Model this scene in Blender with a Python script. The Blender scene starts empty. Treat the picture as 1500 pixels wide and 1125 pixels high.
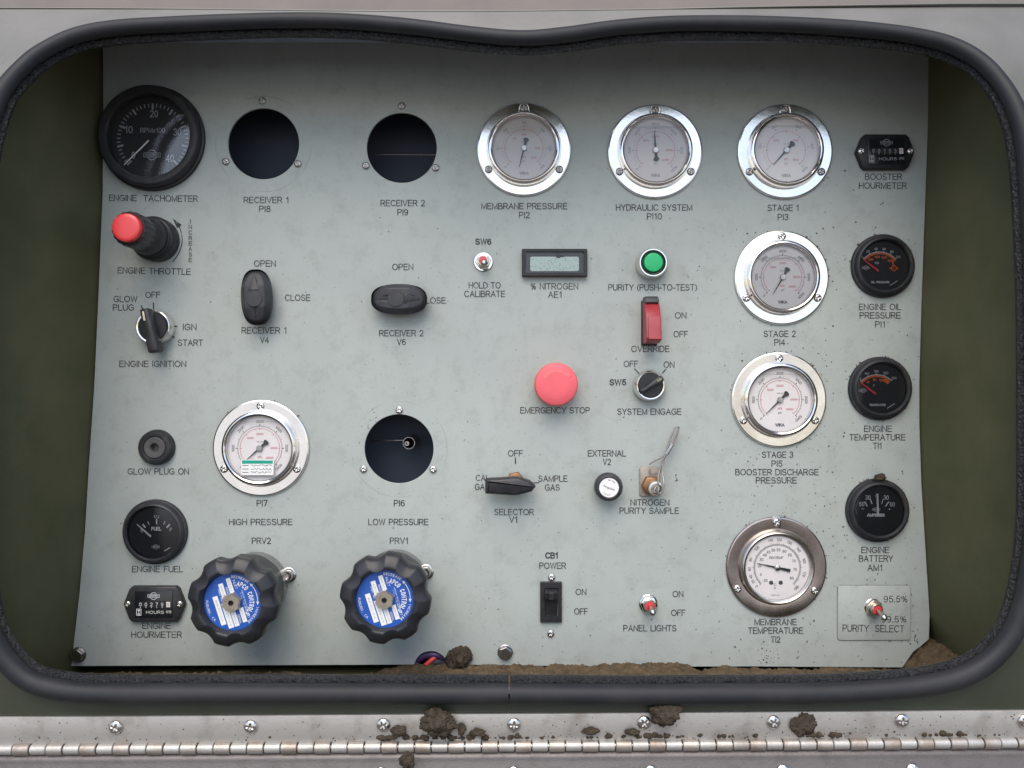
import bpy, bmesh, math, random
from mathutils import Vector, Matrix, noise, geometry
R = math.radians
rnd = random.Random(7)
sc = bpy.context.scene
COL = sc.collection

# ------------------------------------------------------------------ camera, world, sun, exposure
S = 0.0006          # metres per photo pixel on the panel plane
DIST = 0.70         # lens to panel, metres
CX, CY = 750.0, 562.5
cam = bpy.data.cameras.new('camera')
cam.sensor_width = 36.0
cam.lens = 36.0 * DIST / (1500 * S)
cam.clip_start = 0.01
cam.clip_end = 300
cam_o = bpy.data.objects.new('camera', cam)
COL.objects.link(cam_o)
cam_o.location = (0, -DIST, 0)
cam_o.rotation_euler = (R(90), 0, 0)
sc.camera = cam_o

w = bpy.data.worlds.new('World')
sc.world = w
w.use_nodes = True
nt = w.node_tree
nt.nodes.clear()
sky = nt.nodes.new('ShaderNodeTexSky')
sky.sky_type = 'NISHITA'
sky.sun_disc = False
sky.sun_elevation = R(52)
sky.sun_rotation = R(188)
sky.dust_density = 2.0
sky.ozone_density = 1.6
hs = nt.nodes.new('ShaderNodeHueSaturation')      # overcast: the cloud layer greys the blue
hs.inputs['Saturation'].default_value = 0.95
bg = nt.nodes.new('ShaderNodeBackground')
bg.inputs['Strength'].default_value = 0.15
wo = nt.nodes.new('ShaderNodeOutputWorld')
nt.links.new(sky.outputs[0], hs.inputs['Color'])
nt.links.new(hs.outputs[0], bg.inputs['Color'])
nt.links.new(bg.outputs[0], wo.inputs['Surface'])

sun = bpy.data.lights.new('sun', 'SUN')
sun.energy = 1.5
sun.angle = R(55)
sun.color = (1.0, 0.915, 0.79)
sun_o = bpy.data.objects.new('sun', sun)
COL.objects.link(sun_o)
_sd = Vector((-math.sin(R(8)) * math.cos(R(52)), -math.cos(R(8)) * math.cos(R(52)), math.sin(R(52))))
sun_o.rotation_euler = _sd.to_track_quat('Z', 'Y').to_euler()

sc.view_settings.view_transform = 'Standard'
sc.view_settings.look = 'None'
sc.view_settings.exposure = 0.61
sc.view_settings.gamma = 1.0
sc.view_settings.use_curve_mapping = False
sc.cycles.max_bounces = 8
sc.cycles.transparent_max_bounces = 12
sc.cycles.use_denoising = True
sc.cycles.caustics_reflective = False
sc.cycles.caustics_refractive = False


# ------------------------------------------------------------------ helpers
def P(x, y, h=0.0):
    """photo pixel seen at height h (metres) in front of the panel -> world point"""
    k = S * (1 - h / DIST)
    return Vector(((x - CX) * k, -h, (CY - y) * k))


DPX = DIST / S


def base(x, y, wpx):
    """panel pixel under a point that stands wpx above the panel and shows at (x, y)"""
    k = 1 - wpx / DPX
    return CX + (x - CX) * k, CY + (y - CY) * k


def lin(r, g, b):
    def f(c):
        c /= 255.0
        return c / 12.92 if c <= 0.04045 else ((c + 0.055) / 1.055) ** 2.4
    return (f(r), f(g), f(b), 1.0)


MATS = {}


def mat(name, col, rough=0.5, metal=0.0, var=0.12, scale=60.0, bump=0.0, bscale=400.0, spec=0.5, col2=None, thr=None, rvar=0.08, coat=0.0, stretch=None):
    m = bpy.data.materials.new(name)
    m.use_nodes = True
    t = m.node_tree
    b = t.nodes['Principled BSDF']
    if len(col) == 3:
        col = (*col, 1.0)
    tc = t.nodes.new('ShaderNodeTexCoord')
    src = tc.outputs['Object']
    if stretch:
        mp = t.nodes.new('ShaderNodeMapping')
        mp.inputs['Scale'].default_value = stretch
        t.links.new(src, mp.inputs['Vector'])
        src = mp.outputs[0]
    n = t.nodes.new('ShaderNodeTexNoise')
    n.inputs['Scale'].default_value = scale
    n.inputs['Detail'].default_value = 6
    n.inputs['Roughness'].default_value = 0.62
    t.links.new(src, n.inputs['Vector'])
    rp = t.nodes.new('ShaderNodeValToRGB')
    lo, hi = thr or (0.3, 0.72)
    rp.color_ramp.elements[0].position = lo
    rp.color_ramp.elements[1].position = hi
    c2 = col2 or tuple(min(1, c * (1 + var)) for c in col[:3])
    c1 = col[:3] if col2 else tuple(c * (1 - var) for c in col[:3])
    rp.color_ramp.elements[0].color = (*c1[:3], 1)
    rp.color_ramp.elements[1].color = (*c2[:3], 1)
    t.links.new(n.outputs['Fac'], rp.inputs['Fac'])
    t.links.new(rp.outputs[0], b.inputs['Base Color'])
    b.inputs['Metallic'].default_value = metal
    b.inputs['Specular IOR Level'].default_value = spec
    b.inputs['Coat Weight'].default_value = coat
    mr = t.nodes.new('ShaderNodeMapRange')
    mr.inputs['To Min'].default_value = max(0.02, rough - rvar)
    mr.inputs['To Max'].default_value = min(1, rough + rvar)
    t.links.new(n.outputs['Fac'], mr.inputs['Value'])
    t.links.new(mr.outputs[0], b.inputs['Roughness'])
    if bump:
        n2 = t.nodes.new('ShaderNodeTexNoise')
        n2.inputs['Scale'].default_value = bscale
        n2.inputs['Detail'].default_value = 5
        t.links.new(src, n2.inputs['Vector'])
        bp = t.nodes.new('ShaderNodeBump')
        bp.inputs['Strength'].default_value = bump
        bp.inputs['Distance'].default_value = 0.001
        t.links.new(n2.outputs['Fac'], bp.inputs['Height'])
        t.links.new(bp.outputs[0], b.inputs['Normal'])
    MATS[name] = m
    return m


def glass_mat(name, tint=(1, 1, 1), rough=0.02, ior=1.5):
    m = bpy.data.materials.new(name)
    m.use_nodes = True
    t = m.node_tree
    t.nodes.clear()
    o = t.nodes.new('ShaderNodeOutputMaterial')
    mx = t.nodes.new('ShaderNodeMixShader')
    fr = t.nodes.new('ShaderNodeFresnel')
    fr.inputs['IOR'].default_value = ior
    tr = t.nodes.new('ShaderNodeBsdfTransparent')
    tr.inputs['Color'].default_value = (*tint, 1)
    gl = t.nodes.new('ShaderNodeBsdfGlossy')
    gl.inputs['Roughness'].default_value = rough
    n = t.nodes.new('ShaderNodeTexNoise')
    n.inputs['Scale'].default_value = 90
    bp = t.nodes.new('ShaderNodeBump')
    bp.inputs['Strength'].default_value = 0.02
    bp.inputs['Distance'].default_value = 0.001
    t.links.new(n.outputs['Fac'], bp.inputs['Height'])
    t.links.new(bp.outputs[0], gl.inputs['Normal'])
    t.links.new(fr.outputs[0], mx.inputs[0])
    t.links.new(tr.outputs[0], mx.inputs[1])
    t.links.new(gl.outputs[0], mx.inputs[2])
    t.links.new(mx.outputs[0], o.inputs['Surface'])
    return m


# ---- text geometry
_TX = {}


def text_geo(s, off=0.0):
    key = (s, off)
    if key in _TX:
        return _TX[key]
    c = bpy.data.curves.new('t', 'FONT')
    c.body = s
    c.size = 1.0
    c.offset = off
    c.resolution_u = 4
    o = bpy.data.objects.new('t', c)
    COL.objects.link(o)
    dg = bpy.context.evaluated_depsgraph_get()
    me = bpy.data.meshes.new_from_object(o.evaluated_get(dg))
    vs = [(v.co.x, v.co.y) for v in me.vertices]
    fs = [tuple(p.vertices) for p in me.polygons]
    bpy.data.objects.remove(o)
    bpy.data.curves.remove(c)
    bpy.data.meshes.remove(me)
    _TX[key] = (vs, fs)
    return vs, fs


_h = text_geo('H')[0]
CAP = max(v[1] for v in _h) - min(v[1] for v in _h)


def _ar(cx, cy, rx, ry, a0, a1, n=10):
    return [(cx + rx * math.cos(R(a0 + (a1 - a0) * i / n)), cy + ry * math.sin(R(a0 + (a1 - a0) * i / n))) for i in range(n + 1)]


# plain signwriter's letters: (advance width, strokes), cap height 1
GLYPH = {
    'A': (.70, [[(0, 0), (.35, 1), (.70, 0)], [(.12, .35), (.58, .35)]]),
    'B': (.62, [[(0, .53), (.36, .53)] + _ar(.36, .765, .2, .235, -90, 90)[1:] + [(0, 1), (0, 0), (.38, 0)] + _ar(.38, .265, .24, .265, -90, 90)[1:]]),
    'C': (.72, [_ar(.38, .5, .38, .5, 42, 318, 18)]),
    'D': (.68, [[(0, 0), (0, 1), (.28, 1)] + _ar(.28, .5, .4, .5, 90, -90, 14)[1:] + [(0, 0)]]),
    'E': (.58, [[(.56, 1), (0, 1), (0, 0), (.58, 0)], [(0, .52), (.52, .52)]]),
    'F': (.54, [[(.54, 1), (0, 1), (0, 0)], [(0, .52), (.46, .52)]]),
    'G': (.76, [_ar(.39, .5, .39, .5, 42, 318, 18) + [(.74, .16), (.74, .46), (.42, .46)]]),
    'H': (.64, [[(0, 0), (0, 1)], [(.64, 0), (.64, 1)], [(0, .53), (.64, .53)]]),
    'I': (.02, [[(.01, 0), (.01, 1)]]),
    'J': (.46, [[(.46, 1), (.46, .24)] + _ar(.23, .24, .23, .24, 0, -170, 8)[1:]]),
    'K': (.64, [[(0, 0), (0, 1)], [(.62, 1), (0, .36)], [(.22, .58), (.64, 0)]]),
    'L': (.52, [[(0, 1), (0, 0), (.52, 0)]]),
    'M': (.76, [[(0, 0), (0, 1), (.38, .04), (.76, 1), (.76, 0)]]),
    'N': (.64, [[(0, 0), (0, 1), (.64, 0), (.64, 1)]]),
    'O': (.80, [_ar(.40, .5, .40, .5, 90, 450, 24)]),
    'P': (.60, [[(0, 0), (0, 1), (.34, 1)] + _ar(.34, .735, .26, .265, 90, -90)[1:] + [(0, .47)]]),
    'Q': (.80, [_ar(.40, .5, .40, .5, 90, 450, 24), [(.46, .26), (.8, -.06)]]),
    'R': (.64, [[(0, 0), (0, 1), (.36, 1)] + _ar(.36, .74, .26, .26, 90, -90)[1:] + [(0, .48)], [(.36, .48), (.64, 0)]]),
    'S': (.62, [_ar(.30, .745, .27, .255, 25, 262, 12) + _ar(.31, .26, .30, .26, 88, -160, 12)]),
    'T': (.62, [[(0, 1), (.62, 1)], [(.31, 1), (.31, 0)]]),
    'U': (.64, [[(0, 1), (0, .32)] + _ar(.32, .32, .32, .32, 180, 360, 12)[1:] + [(.64, 1)]]),
    'V': (.68, [[(0, 1), (.34, 0), (.68, 1)]]),
    'W': (.96, [[(0, 1), (.24, 0), (.48, 1), (.72, 0), (.96, 1)]]),
    'X': (.66, [[(0, 0), (.64, 1)], [(.02, 1), (.66, 0)]]),
    'Y': (.66, [[(0, 1), (.33, .45), (.66, 1)], [(.33, .45), (.33, 0)]]),
    'Z': (.60, [[(.02, 1), (.58, 1), (0, 0), (.60, 0)]]),
    '0': (.52, [_ar(.26, .5, .26, .5, 90, 450, 20)]),
    '1': (.32, [[(.04, .76), (.26, 1), (.26, 0)]]),
    '2': (.54, [_ar(.27, .73, .25, .27, 165, -35, 10) + [(.02, 0), (.54, 0)]]),
    '3': (.54, [_ar(.26, .76, .23, .24, 160, -90, 10) + _ar(.26, .26, .27, .26, 90, -160, 10)]),
    '4': (.56, [[(.42, 0), (.42, 1), (0, .30), (.56, .30)]]),
    '5': (.54, [[(.50, 1), (.12, 1), (.05, .5)] + _ar(.27, .32, .26, .32, 140, -155, 12)]),
    '6': (.54, [_ar(.30, .62, .28, .38, 50, 180, 8) + _ar(.28, .31, .26, .31, 180, 540, 16)]),
    '7': (.52, [[(0, 1), (.52, 1), (.16, 0)]]),
    '8': (.54, [_ar(.27, .76, .22, .24, -90, 270, 14), _ar(.27, .265, .27, .265, 90, 450, 16)]),
    '9': (.54, [_ar(.24, .38, .28, .38, 230, 360, 8) + _ar(.26, .69, .26, .31, 0, 360, 16)]),
    '%': (.84, [[(.64, 1), (.20, 0)], _ar(.18, .76, .16, .23, 0, 360, 12), _ar(.66, .24, .16, .23, 0, 360, 12)]),
    '(': (.22, [_ar(.42, .42, .42, .64, 122, 238, 10)]),
    ')': (.22, [_ar(-.20, .42, .42, .64, 58, -58, 10)]),
    '-': (.30, [[(0, .38), (.30, .38)]]),
    '+': (.5, [[(0, .48), (.5, .48)], [(.25, .22), (.25, .74)]]),
    '.': (.06, [[(.03, -.05), (.03, .08)]]),
    ',': (.10, [[(.07, .06), (.02, -.14)]]),
    '/': (.32, [[(0, 0), (.32, 1)]]),
    'x': (.44, [[(0, 0), (.44, .66)], [(0, .66), (.44, 0)]]),
    ' ': (.26, []),
}


def offset_poly(poly, d):
    n = len(poly)
    out = []
    for i in range(n):
        p0 = Vector(poly[i - 1]); p1 = Vector(poly[i]); p2 = Vector(poly[(i + 1) % n])
        a = (p1 - p0).normalized(); b = (p2 - p1).normalized()
        na = Vector((a.y, -a.x)); nb = Vector((b.y, -b.x))
        m = (na + nb)
        if m.length < 1e-6:
            m = na
        m.normalize()
        k = d / max(0.35, m.dot(na))
        out.append((p1.x + m.x * k, p1.y + m.y * k))
    return out


def area(poly):
    return sum(poly[i - 1][0] * poly[i][1] - poly[i][0] * poly[i - 1][1] for i in range(len(poly))) / 2


def circle(r, n=32, c=(0, 0), ph=0.0):
    return [(c[0] + r * math.cos(ph + 2 * math.pi * i / n), c[1] + r * math.sin(ph + 2 * math.pi * i / n)) for i in range(n)]


def hexagon(r, ph=0.0, c=(0, 0)):
    return circle(r, 6, c, ph)


def rrect(wd, ht, r, c=(0, 0), n=5):
    pts = []
    for sx, sy, a0 in ((1, 1, 0), (-1, 1, 90), (-1, -1, 180), (1, -1, 270)):
        for i in range(n + 1):
            a = R(a0 + 90 * i / n)
            pts.append((c[0] + sx * (wd / 2 - r) + r * math.cos(a), c[1] + sy * (ht / 2 - r) + r * math.sin(a)))
    return pts


def catmull(pts, n=8, closed=False):
    out = []
    m = len(pts)
    rng = range(m) if closed else range(m - 1)
    for i in rng:
        def g(j):
            return Vector(pts[j % m]) if closed else Vector(pts[max(0, min(m - 1, j))])
        p0, p1, p2, p3 = g(i - 1), g(i), g(i + 1), g(i + 2)
        for k in range(n):
            t = k / n
            out.append(0.5 * ((2 * p1) + (p2 - p0) * t + (2 * p0 - 5 * p1 + 4 * p2 - p3) * t * t + (3 * p1 - p0 - 3 * p2 + p3) * t ** 3))
    if not closed:
        out.append(Vector(pts[-1]))
    return out


class MB:
    """collects geometry in panel pixels: u right, v up, w towards the viewer; builds ONE mesh object"""

    def __init__(self, k=1.0):
        self.v = []
        self.f = []
        self.k = k

    def add(self, vs, fs):
        o = len(self.v)
        self.v += [tuple(p) for p in vs]
        self.f += [tuple(i + o for i in f) for f in fs]

    def lathe(self, prof, n=64, c=(0, 0), mod=None, closed=False):
        vs, fs, rings = [], [], []
        for r, z in prof:
            if r < 1e-6:
                rings.append([len(vs)])
                vs.append((c[0], c[1], z))
            else:
                ring = []
                for i in range(n):
                    a = 2 * math.pi * i / n
                    rr = r * (mod(a, r, z) if mod else 1)
                    ring.append(len(vs))
                    vs.append((c[0] + rr * math.cos(a), c[1] + rr * math.sin(a), z))
                rings.append(ring)
        pairs = list(zip(rings, rings[1:])) + ([(rings[-1], rings[0])] if closed else [])
        for A, B in pairs:
            if len(A) == 1 and len(B) == 1:
                continue
            for i in range(n):
                j = (i + 1) % n
                if len(A) == 1:
                    fs.append((A[0], B[i], B[j]))
                elif len(B) == 1:
                    fs.append((A[i], A[j], B[0]))
                else:
                    fs.append((A[i], A[j], B[j], B[i]))
        self.add(vs, fs)
        return self

    def prism(self, poly, w0, w1, bev=0.0, back=False, taper=None):
        if area(poly) < 0:
            poly = poly[::-1]
        n = len(poly)
        loops = [(poly, w0)]
        top = poly
        if taper:
            top = offset_poly(poly, -taper)
        if bev > 0:
            loops += [(top, w1 - bev), (offset_poly(top, -bev * 0.35), w1 - bev * 0.35), (offset_poly(top, -bev), w1)]
        else:
            loops.append((top, w1))
        vs, fs = [], []
        for lp, z in loops:
            vs += [(p[0], p[1], z) for p in lp]
        for a in range(len(loops) - 1):
            for i in range(n):
                j = (i + 1) % n
                fs.append((a * n + i, a * n + j, (a + 1) * n + j, (a + 1) * n + i))
        fs.append(tuple((len(loops) - 1) * n + i for i in range(n)))
        if back:
            fs.append(tuple(reversed(range(n))))
        self.add(vs, fs)
        return self

    def extrude_u(self, poly, u0, u1, bev=0.0):
        """poly in (v, w), swept along u"""
        t = MB()
        t.prism(poly, u0, u1 - 0, bev, True)
        self.add([(p[2], p[0], p[1]) for p in t.v], t.f)
        return self

    def box(self, u0, u1, v0, v1, w0, w1, bev=0.0):
        return self.prism([(u0, v0), (u1, v0), (u1, v1), (u0, v1)], w0, w1, bev, True)

    def tube(self, pts, r, n=10, closed=False, caps=True, rf=None):
        pts = [Vector(p) for p in pts]
        m = len(pts)
        vs, fs = [], []
        up = Vector((0, 0, 1))
        prev = None
        for i, p in enumerate(pts):
            if closed:
                d = pts[(i + 1) % m] - pts[i - 1]
            else:
                d = pts[min(m - 1, i + 1)] - pts[max(0, i - 1)]
            d.normalize()
            if prev is None:
                a = d.cross(up)
                if a.length < 1e-3:
                    a = d.cross(Vector((1, 0, 0)))
            else:
                a = prev - d * prev.dot(d)
            a.normalize()
            prev = a
            b = d.cross(a)
            rr = rf(i, p) if rf else r
            for k in range(n):
                t = 2 * math.pi * k / n
                vs.append(p + a * (rr * math.cos(t)) + b * (rr * math.sin(t)))
        for i in range(m if closed else m - 1):
            for k in range(n):
                l = (k + 1) % n
                j = (i + 1) % m
                fs.append((i * n + k, i * n + l, j * n + l, j * n + k))
        if caps and not closed:
            fs.append(tuple(reversed(range(n))))
            fs.append(tuple((m - 1) * n + k for k in range(n)))
        self.add(vs, fs)
        return self

    def disc(self, r, z, n=48, c=(0, 0)):
        return self.add([(c[0] + r * math.cos(2 * math.pi * i / n), c[1] + r * math.sin(2 * math.pi * i / n), z) for i in range(n)], [tuple(range(n))])

    def flat(self, poly, z):
        self.add([(p[0], p[1], z) for p in poly], [tuple(range(len(poly)))])
        return self

    def bar(self, p0, p1, wd, z, wd2=None):
        a = Vector(p0); b = Vector(p1)
        d = (b - a).normalized()
        nrm = Vector((-d.y, d.x))
        w2 = wd if wd2 is None else wd2
        return self.flat([a + nrm * wd / 2, a - nrm * wd / 2, b - nrm * w2 / 2, b + nrm * w2 / 2], z)

    def arc(self, r, a0, a1, wd, z, c=(0, 0), n=40):
        vs, fs = [], []
        for i in range(n + 1):
            a = R(a0 + (a1 - a0) * i / n)
            for q in (r - wd / 2, r + wd / 2):
                vs.append((c[0] + q * math.cos(a), c[1] + q * math.sin(a), z))
        for i in range(n):
            fs.append((2 * i, 2 * i + 1, 2 * i + 3, 2 * i + 2))
        self.add(vs, fs)
        return self

    def text(self, s, c, h, z, wd=None, rot=0.0, off=0.0, shear=0.0):
        if all(ch in GLYPH for ch in s):
            return self.strokes(s, c, h, z, wd, rot, 0.125 + off * 5.0, shear)
        vs, fs = text_geo(s, off)
        if not vs:
            return self
        x0 = min(v[0] for v in vs); x1 = max(v[0] for v in vs)
        ky = h / CAP
        kx = wd / (x1 - x0) if wd else ky * 0.92
        ca, sa = math.cos(R(rot)), math.sin(R(rot))
        out = []
        for x, y in vs:
            X = (x - (x0 + x1) / 2) * kx
            Y = (y - CAP / 2) * ky
            X += shear * Y
            out.append((c[0] + X * ca - Y * sa, c[1] + X * sa + Y * ca, z))
        self.add(out, fs)
        return self

    def strokes(self, s, c, h, z, wd, rot, wt, shear=0.0):
        """letters drawn as mitred strokes of even weight wt (of the cap height)"""
        gap = 0.22
        x = 0.0
        lines = []
        for ch in s:
            adv, st = GLYPH[ch]
            for pl in st:
                lines.append([(x + a, b) for a, b in pl])
            x += adv + gap
        tot = x - gap
        t = wt * h
        kx = (wd - t) / max(0.02, tot) if (wd and tot > 0.05) else h * 0.95
        ca, sa = math.cos(R(rot)), math.sin(R(rot))
        hh = h - t
        for q, pl in enumerate(lines):
            pts = []
            for a, b in pl:
                X = (a - tot / 2) * kx
                Y = (b - 0.5) * hh
                X += shear * Y
                v = Vector((c[0] + X * ca - Y * sa, c[1] + X * sa + Y * ca))
                if not pts or (v - pts[-1]).length > 1e-5:
                    pts.append(v)
            m = len(pts)
            closed = (pts[0] - pts[-1]).length < 1e-4 and m > 3
            if closed:
                pts.pop()
                m -= 1
            vs, fs = [], []
            for i in range(m):
                p0 = pts[i - 1] if (closed or i > 0) else None
                p2 = pts[(i + 1) % m] if (closed or i < m - 1) else None
                d1 = (pts[i] - p0).normalized() if p0 is not None else None
                d2 = (p2 - pts[i]).normalized() if p2 is not None else None
                d1 = d1 or d2
                d2 = d2 or d1
                n1 = Vector((-d1.y, d1.x)); n2 = Vector((-d2.y, d2.x))
                mm = n1 + n2
                if mm.length < 1e-3:
                    mm = n1.copy()
                mm.normalize()
                k = (t / 2) / max(0.42, mm.dot(n1))
                e = Vector((0, 0))
                if p0 is None:
                    e = -d2 * t / 2
                if p2 is None:
                    e = d1 * t / 2
                zz = z + 0.015 * (q % 6)
                vs += [(*(pts[i] + mm * k + e), zz), (*(pts[i] - mm * k + e), zz)]
            for i in range(m if closed else m - 1):
                j = (i + 1) % m
                fs.append((2 * i, 2 * i + 1, 2 * j + 1, 2 * j))
            self.add(vs, fs)
        return self

    def arctext(self, s, r, a_mid, h, z, span, c=(0, 0), off=0.0, wd=None):
        """letters along an arc, reading clockwise, tops outward; span in degrees"""
        n = len(s)
        for i, ch in enumerate(s):
            if ch == ' ':
                continue
            a = a_mid + span / 2 - span * (i + 0.5) / n
            self.text(ch, (c[0] + r * math.cos(R(a)), c[1] + r * math.sin(R(a))), h, z, None if ch == 'I' else wd, a - 90, off)
        return self

    def build(self, name, m, parent=None, loc=None, sharp=35, recalc=True, flat=False):
        me = bpy.data.meshes.new(name)
        q = S * self.k
        me.from_pydata([(p[0] * q, -p[2] * q, p[1] * q) for p in self.v], [], self.f)
        if recalc:
            bm = bmesh.new()
            bm.from_mesh(me)
            bmesh.ops.recalc_face_normals(bm, faces=bm.faces)
            bm.to_mesh(me)
            bm.free()
        if not flat:
            me.shade_smooth()
            me.set_sharp_from_angle(angle=R(sharp))
        me.materials.append(m)
        o = bpy.data.objects.new(name, me)
        COL.objects.link(o)
        if parent is not None:
            o.parent = parent
        if loc is not None:
            o.location = loc
        return o


def tag(o, label, cat=None, group=None, kind=None):
    if label:
        o['label'] = label
    if cat:
        o['category'] = cat
    if group:
        o['group'] = group
    if kind:
        o['kind'] = kind
    return o


def thing(name, x, y, label, cat, group=None, h=0.0):
    o = bpy.data.objects.new(name, None)
    o.empty_display_size = 0.01
    COL.objects.link(o)
    o.location = P(x, y, h)
    return tag(o, label, cat, group)


def share(name, me, parent, u, v, wz=0.0, rot=0.0, k=1.0, size=1.0):
    """another object on the same mesh, at (u, v, w) pixels from its parent"""
    o = bpy.data.objects.new(name, me)
    COL.objects.link(o)
    if parent is not None:
        o.parent = parent
    o.location = (u * S * k, -wz * S * k, v * S * k)
    o.rotation_euler = (0, R(rot), 0)
    o.scale = (size, size, size)
    return o


# ------------------------------------------------------------------ materials
def panel_material():
    m = mat('panel_paint', lin(168, 174.5, 170.5), rough=0.55, var=0.07, scale=9.0, bump=0.12, bscale=900, spec=0.35)
    t = m.node_tree
    b = t.nodes['Principled BSDF']
    base_link = b.inputs['Base Color'].links[0].from_socket
    tc = t.nodes.new('ShaderNodeTexCoord')
    # fine grime
    n = t.nodes.new('ShaderNodeTexNoise')
    n.inputs['Scale'].default_value = 55
    n.inputs['Detail'].default_value = 9
    n.inputs['Roughness'].default_value = 0.72
    t.links.new(tc.outputs['Object'], n.inputs['Vector'])
    r = t.nodes.new('ShaderNodeValToRGB')
    r.color_ramp.elements[0].position = 0.50
    r.color_ramp.elements[1].position = 0.78
    r.color_ramp.elements[0].color = (0, 0, 0, 1)
    r.color_ramp.elements[1].color = (0.42, 0.42, 0.42, 1)
    t.links.new(n.outputs['Fac'], r.inputs['Fac'])
    mx = t.nodes.new('ShaderNodeMix')
    mx.data_type = 'RGBA'
    mx.inputs['B'].default_value = lin(118, 122, 116)
    t.links.new(r.outputs[0], mx.inputs['Factor'])
    t.links.new(base_link, mx.inputs['A'])
    # tiny specks
    n3 = t.nodes.new('ShaderNodeTexNoise')
    n3.inputs['Scale'].default_value = 420
    n3.inputs['Detail'].default_value = 2
    t.links.new(tc.outputs['Object'], n3.inputs['Vector'])
    r3 = t.nodes.new('ShaderNodeValToRGB')
    r3.color_ramp.elements[0].position = 0.665
    r3.color_ramp.elements[1].position = 0.74
    r3.color_ramp.elements[0].color = (0, 0, 0, 1)
    r3.color_ramp.elements[1].color = (0.5, 0.5, 0.5, 1)
    t.links.new(n3.outputs['Fac'], r3.inputs['Fac'])
    mx3 = t.nodes.new('ShaderNodeMix')
    mx3.data_type = 'RGBA'
    mx3.inputs['B'].default_value = lin(95, 95, 88)
    t.links.new(r3.outputs[0], mx3.inputs['Factor'])
    t.links.new(mx.outputs['Result'], mx3.inputs['A'])
    last = mx3.outputs['Result']
    # worn rings where removed gauges sat
    for (x, y, rad, a) in ((386, 211, 70, .5), (588, 217, 70, .22), (585, 658, 70, .42)):
        c = P(x, y)
        vm = t.nodes.new('ShaderNodeVectorMath')
        vm.operation = 'DISTANCE'
        vm.inputs[1].default_value = (c.x, 0, c.z)
        sx = t.nodes.new('ShaderNodeVectorMath')
        sx.operation = 'MULTIPLY'
        sx.inputs[1].default_value = (1, 0, 1)
        t.links.new(tc.outputs['Object'], sx.inputs[0])
        t.links.new(sx.outputs[0], vm.inputs[0])
        s1 = t.nodes.new('ShaderNodeMath'); s1.operation = 'SUBTRACT'; s1.inputs[1].default_value = rad * S
        s2 = t.nodes.new('ShaderNodeMath'); s2.operation = 'ABSOLUTE'
        s3 = t.nodes.new('ShaderNodeMapRange')
        s3.inputs['From Min'].default_value = 0.0
        s3.inputs['From Max'].default_value = 1.1 * S
        s3.inputs['To Min'].default_value = a
        s3.inputs['To Max'].default_value = 0.0
        t.links.new(vm.outputs['Value'], s1.inputs[0])
        t.links.new(s1.outputs[0], s2.inputs[0])
        t.links.new(s2.outputs[0], s3.inputs['Value'])
        n4 = t.nodes.new('ShaderNodeTexNoise')
        n4.inputs['Scale'].default_value = 30
        t.links.new(tc.outputs['Object'], n4.inputs['Vector'])
        r4 = t.nodes.new('ShaderNodeValToRGB')
        r4.color_ramp.elements[0].position = 0.42
        r4.color_ramp.elements[1].position = 0.62
        t.links.new(n4.outputs['Fac'], r4.inputs['Fac'])
        mu = t.nodes.new('ShaderNodeMath'); mu.operation = 'MULTIPLY'
        t.links.new(s3.outputs[0], mu.inputs[0])
        t.links.new(r4.outputs[0], mu.inputs[1])
        m5 = t.nodes.new('ShaderNodeMix'); m5.data_type = 'RGBA'
        m5.inputs['B'].default_value = lin(112, 116, 112)
        t.links.new(mu.outputs[0], m5.inputs['Factor'])
        t.links.new(last, m5.inputs['A'])
        last = m5.outputs['Result']
    t.links.new(last, b.inputs['Base Color'])
    # slow dents in the sheet on top of the orange peel
    n6 = t.nodes.new('ShaderNodeTexNoise')
    n6.inputs['Scale'].default_value = 6
    t.links.new(tc.outputs['Object'], n6.inputs['Vector'])
    b6 = t.nodes.new('ShaderNodeBump')
    b6.inputs['Strength'].default_value = 0.25
    b6.inputs['Distance'].default_value = 0.01
    t.links.new(n6.outputs['Fac'], b6.inputs['Height'])
    old = b.inputs['Normal'].links[0].from_node
    t.links.new(b6.outputs[0], old.inputs['Normal'])
    return m


PANEL = panel_material()
INK = mat('label_ink', lin(38, 42, 44), 0.6, var=0.0, scale=240, col2=lin(138, 145, 144)[:3], thr=(0.53, 0.74))
STEEL = mat('stainless_steel', (0.80, 0.785, 0.76), 0.17, 1.0, var=0.10, scale=45, bump=0.05, bscale=250, rvar=0.08)
STEEL_B = mat('bezel_steel', (0.76, 0.74, 0.72), 0.12, 1.0, var=0.05, scale=90, bump=0.03, bscale=200, rvar=0.04)
STEEL_BR = mat('browned_steel', (0.47, 0.41, 0.38), 0.24, 1.0, var=0.25, scale=28, bump=0.02, bscale=120, rvar=0.1)
SCREW = mat('screw_steel', (0.62, 0.60, 0.58), 0.22, 1.0, var=0.2, scale=300, rvar=0.1)
SCREW_D = mat('dull_screw_steel', (0.42, 0.41, 0.40), 0.32, 1.0, var=0.25, scale=300, rvar=0.1)
BLACK = mat('black_plastic', (0.018, 0.019, 0.022), 0.38, spec=0.32, var=0.3, scale=120, bump=0.1, bscale=900, col2=(0.032, 0.032, 0.034))
BLACK_S = mat('satin_black_plastic', (0.022, 0.023, 0.027), 0.33, spec=0.32, var=0.3, scale=80, bump=0.12, bscale=500, col2=(0.05, 0.05, 0.052))
BLACK_G = mat('glossy_black_enamel', (0.014, 0.015, 0.018), 0.22, var=0.2, scale=60)
DUSTY = mat('dusty_black_plastic', (0.022, 0.023, 0.026), 0.48, spec=0.32, scale=45, thr=(0.5, 0.8), col2=(0.10, 0.09, 0.08), bump=0.15, bscale=700)
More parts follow.
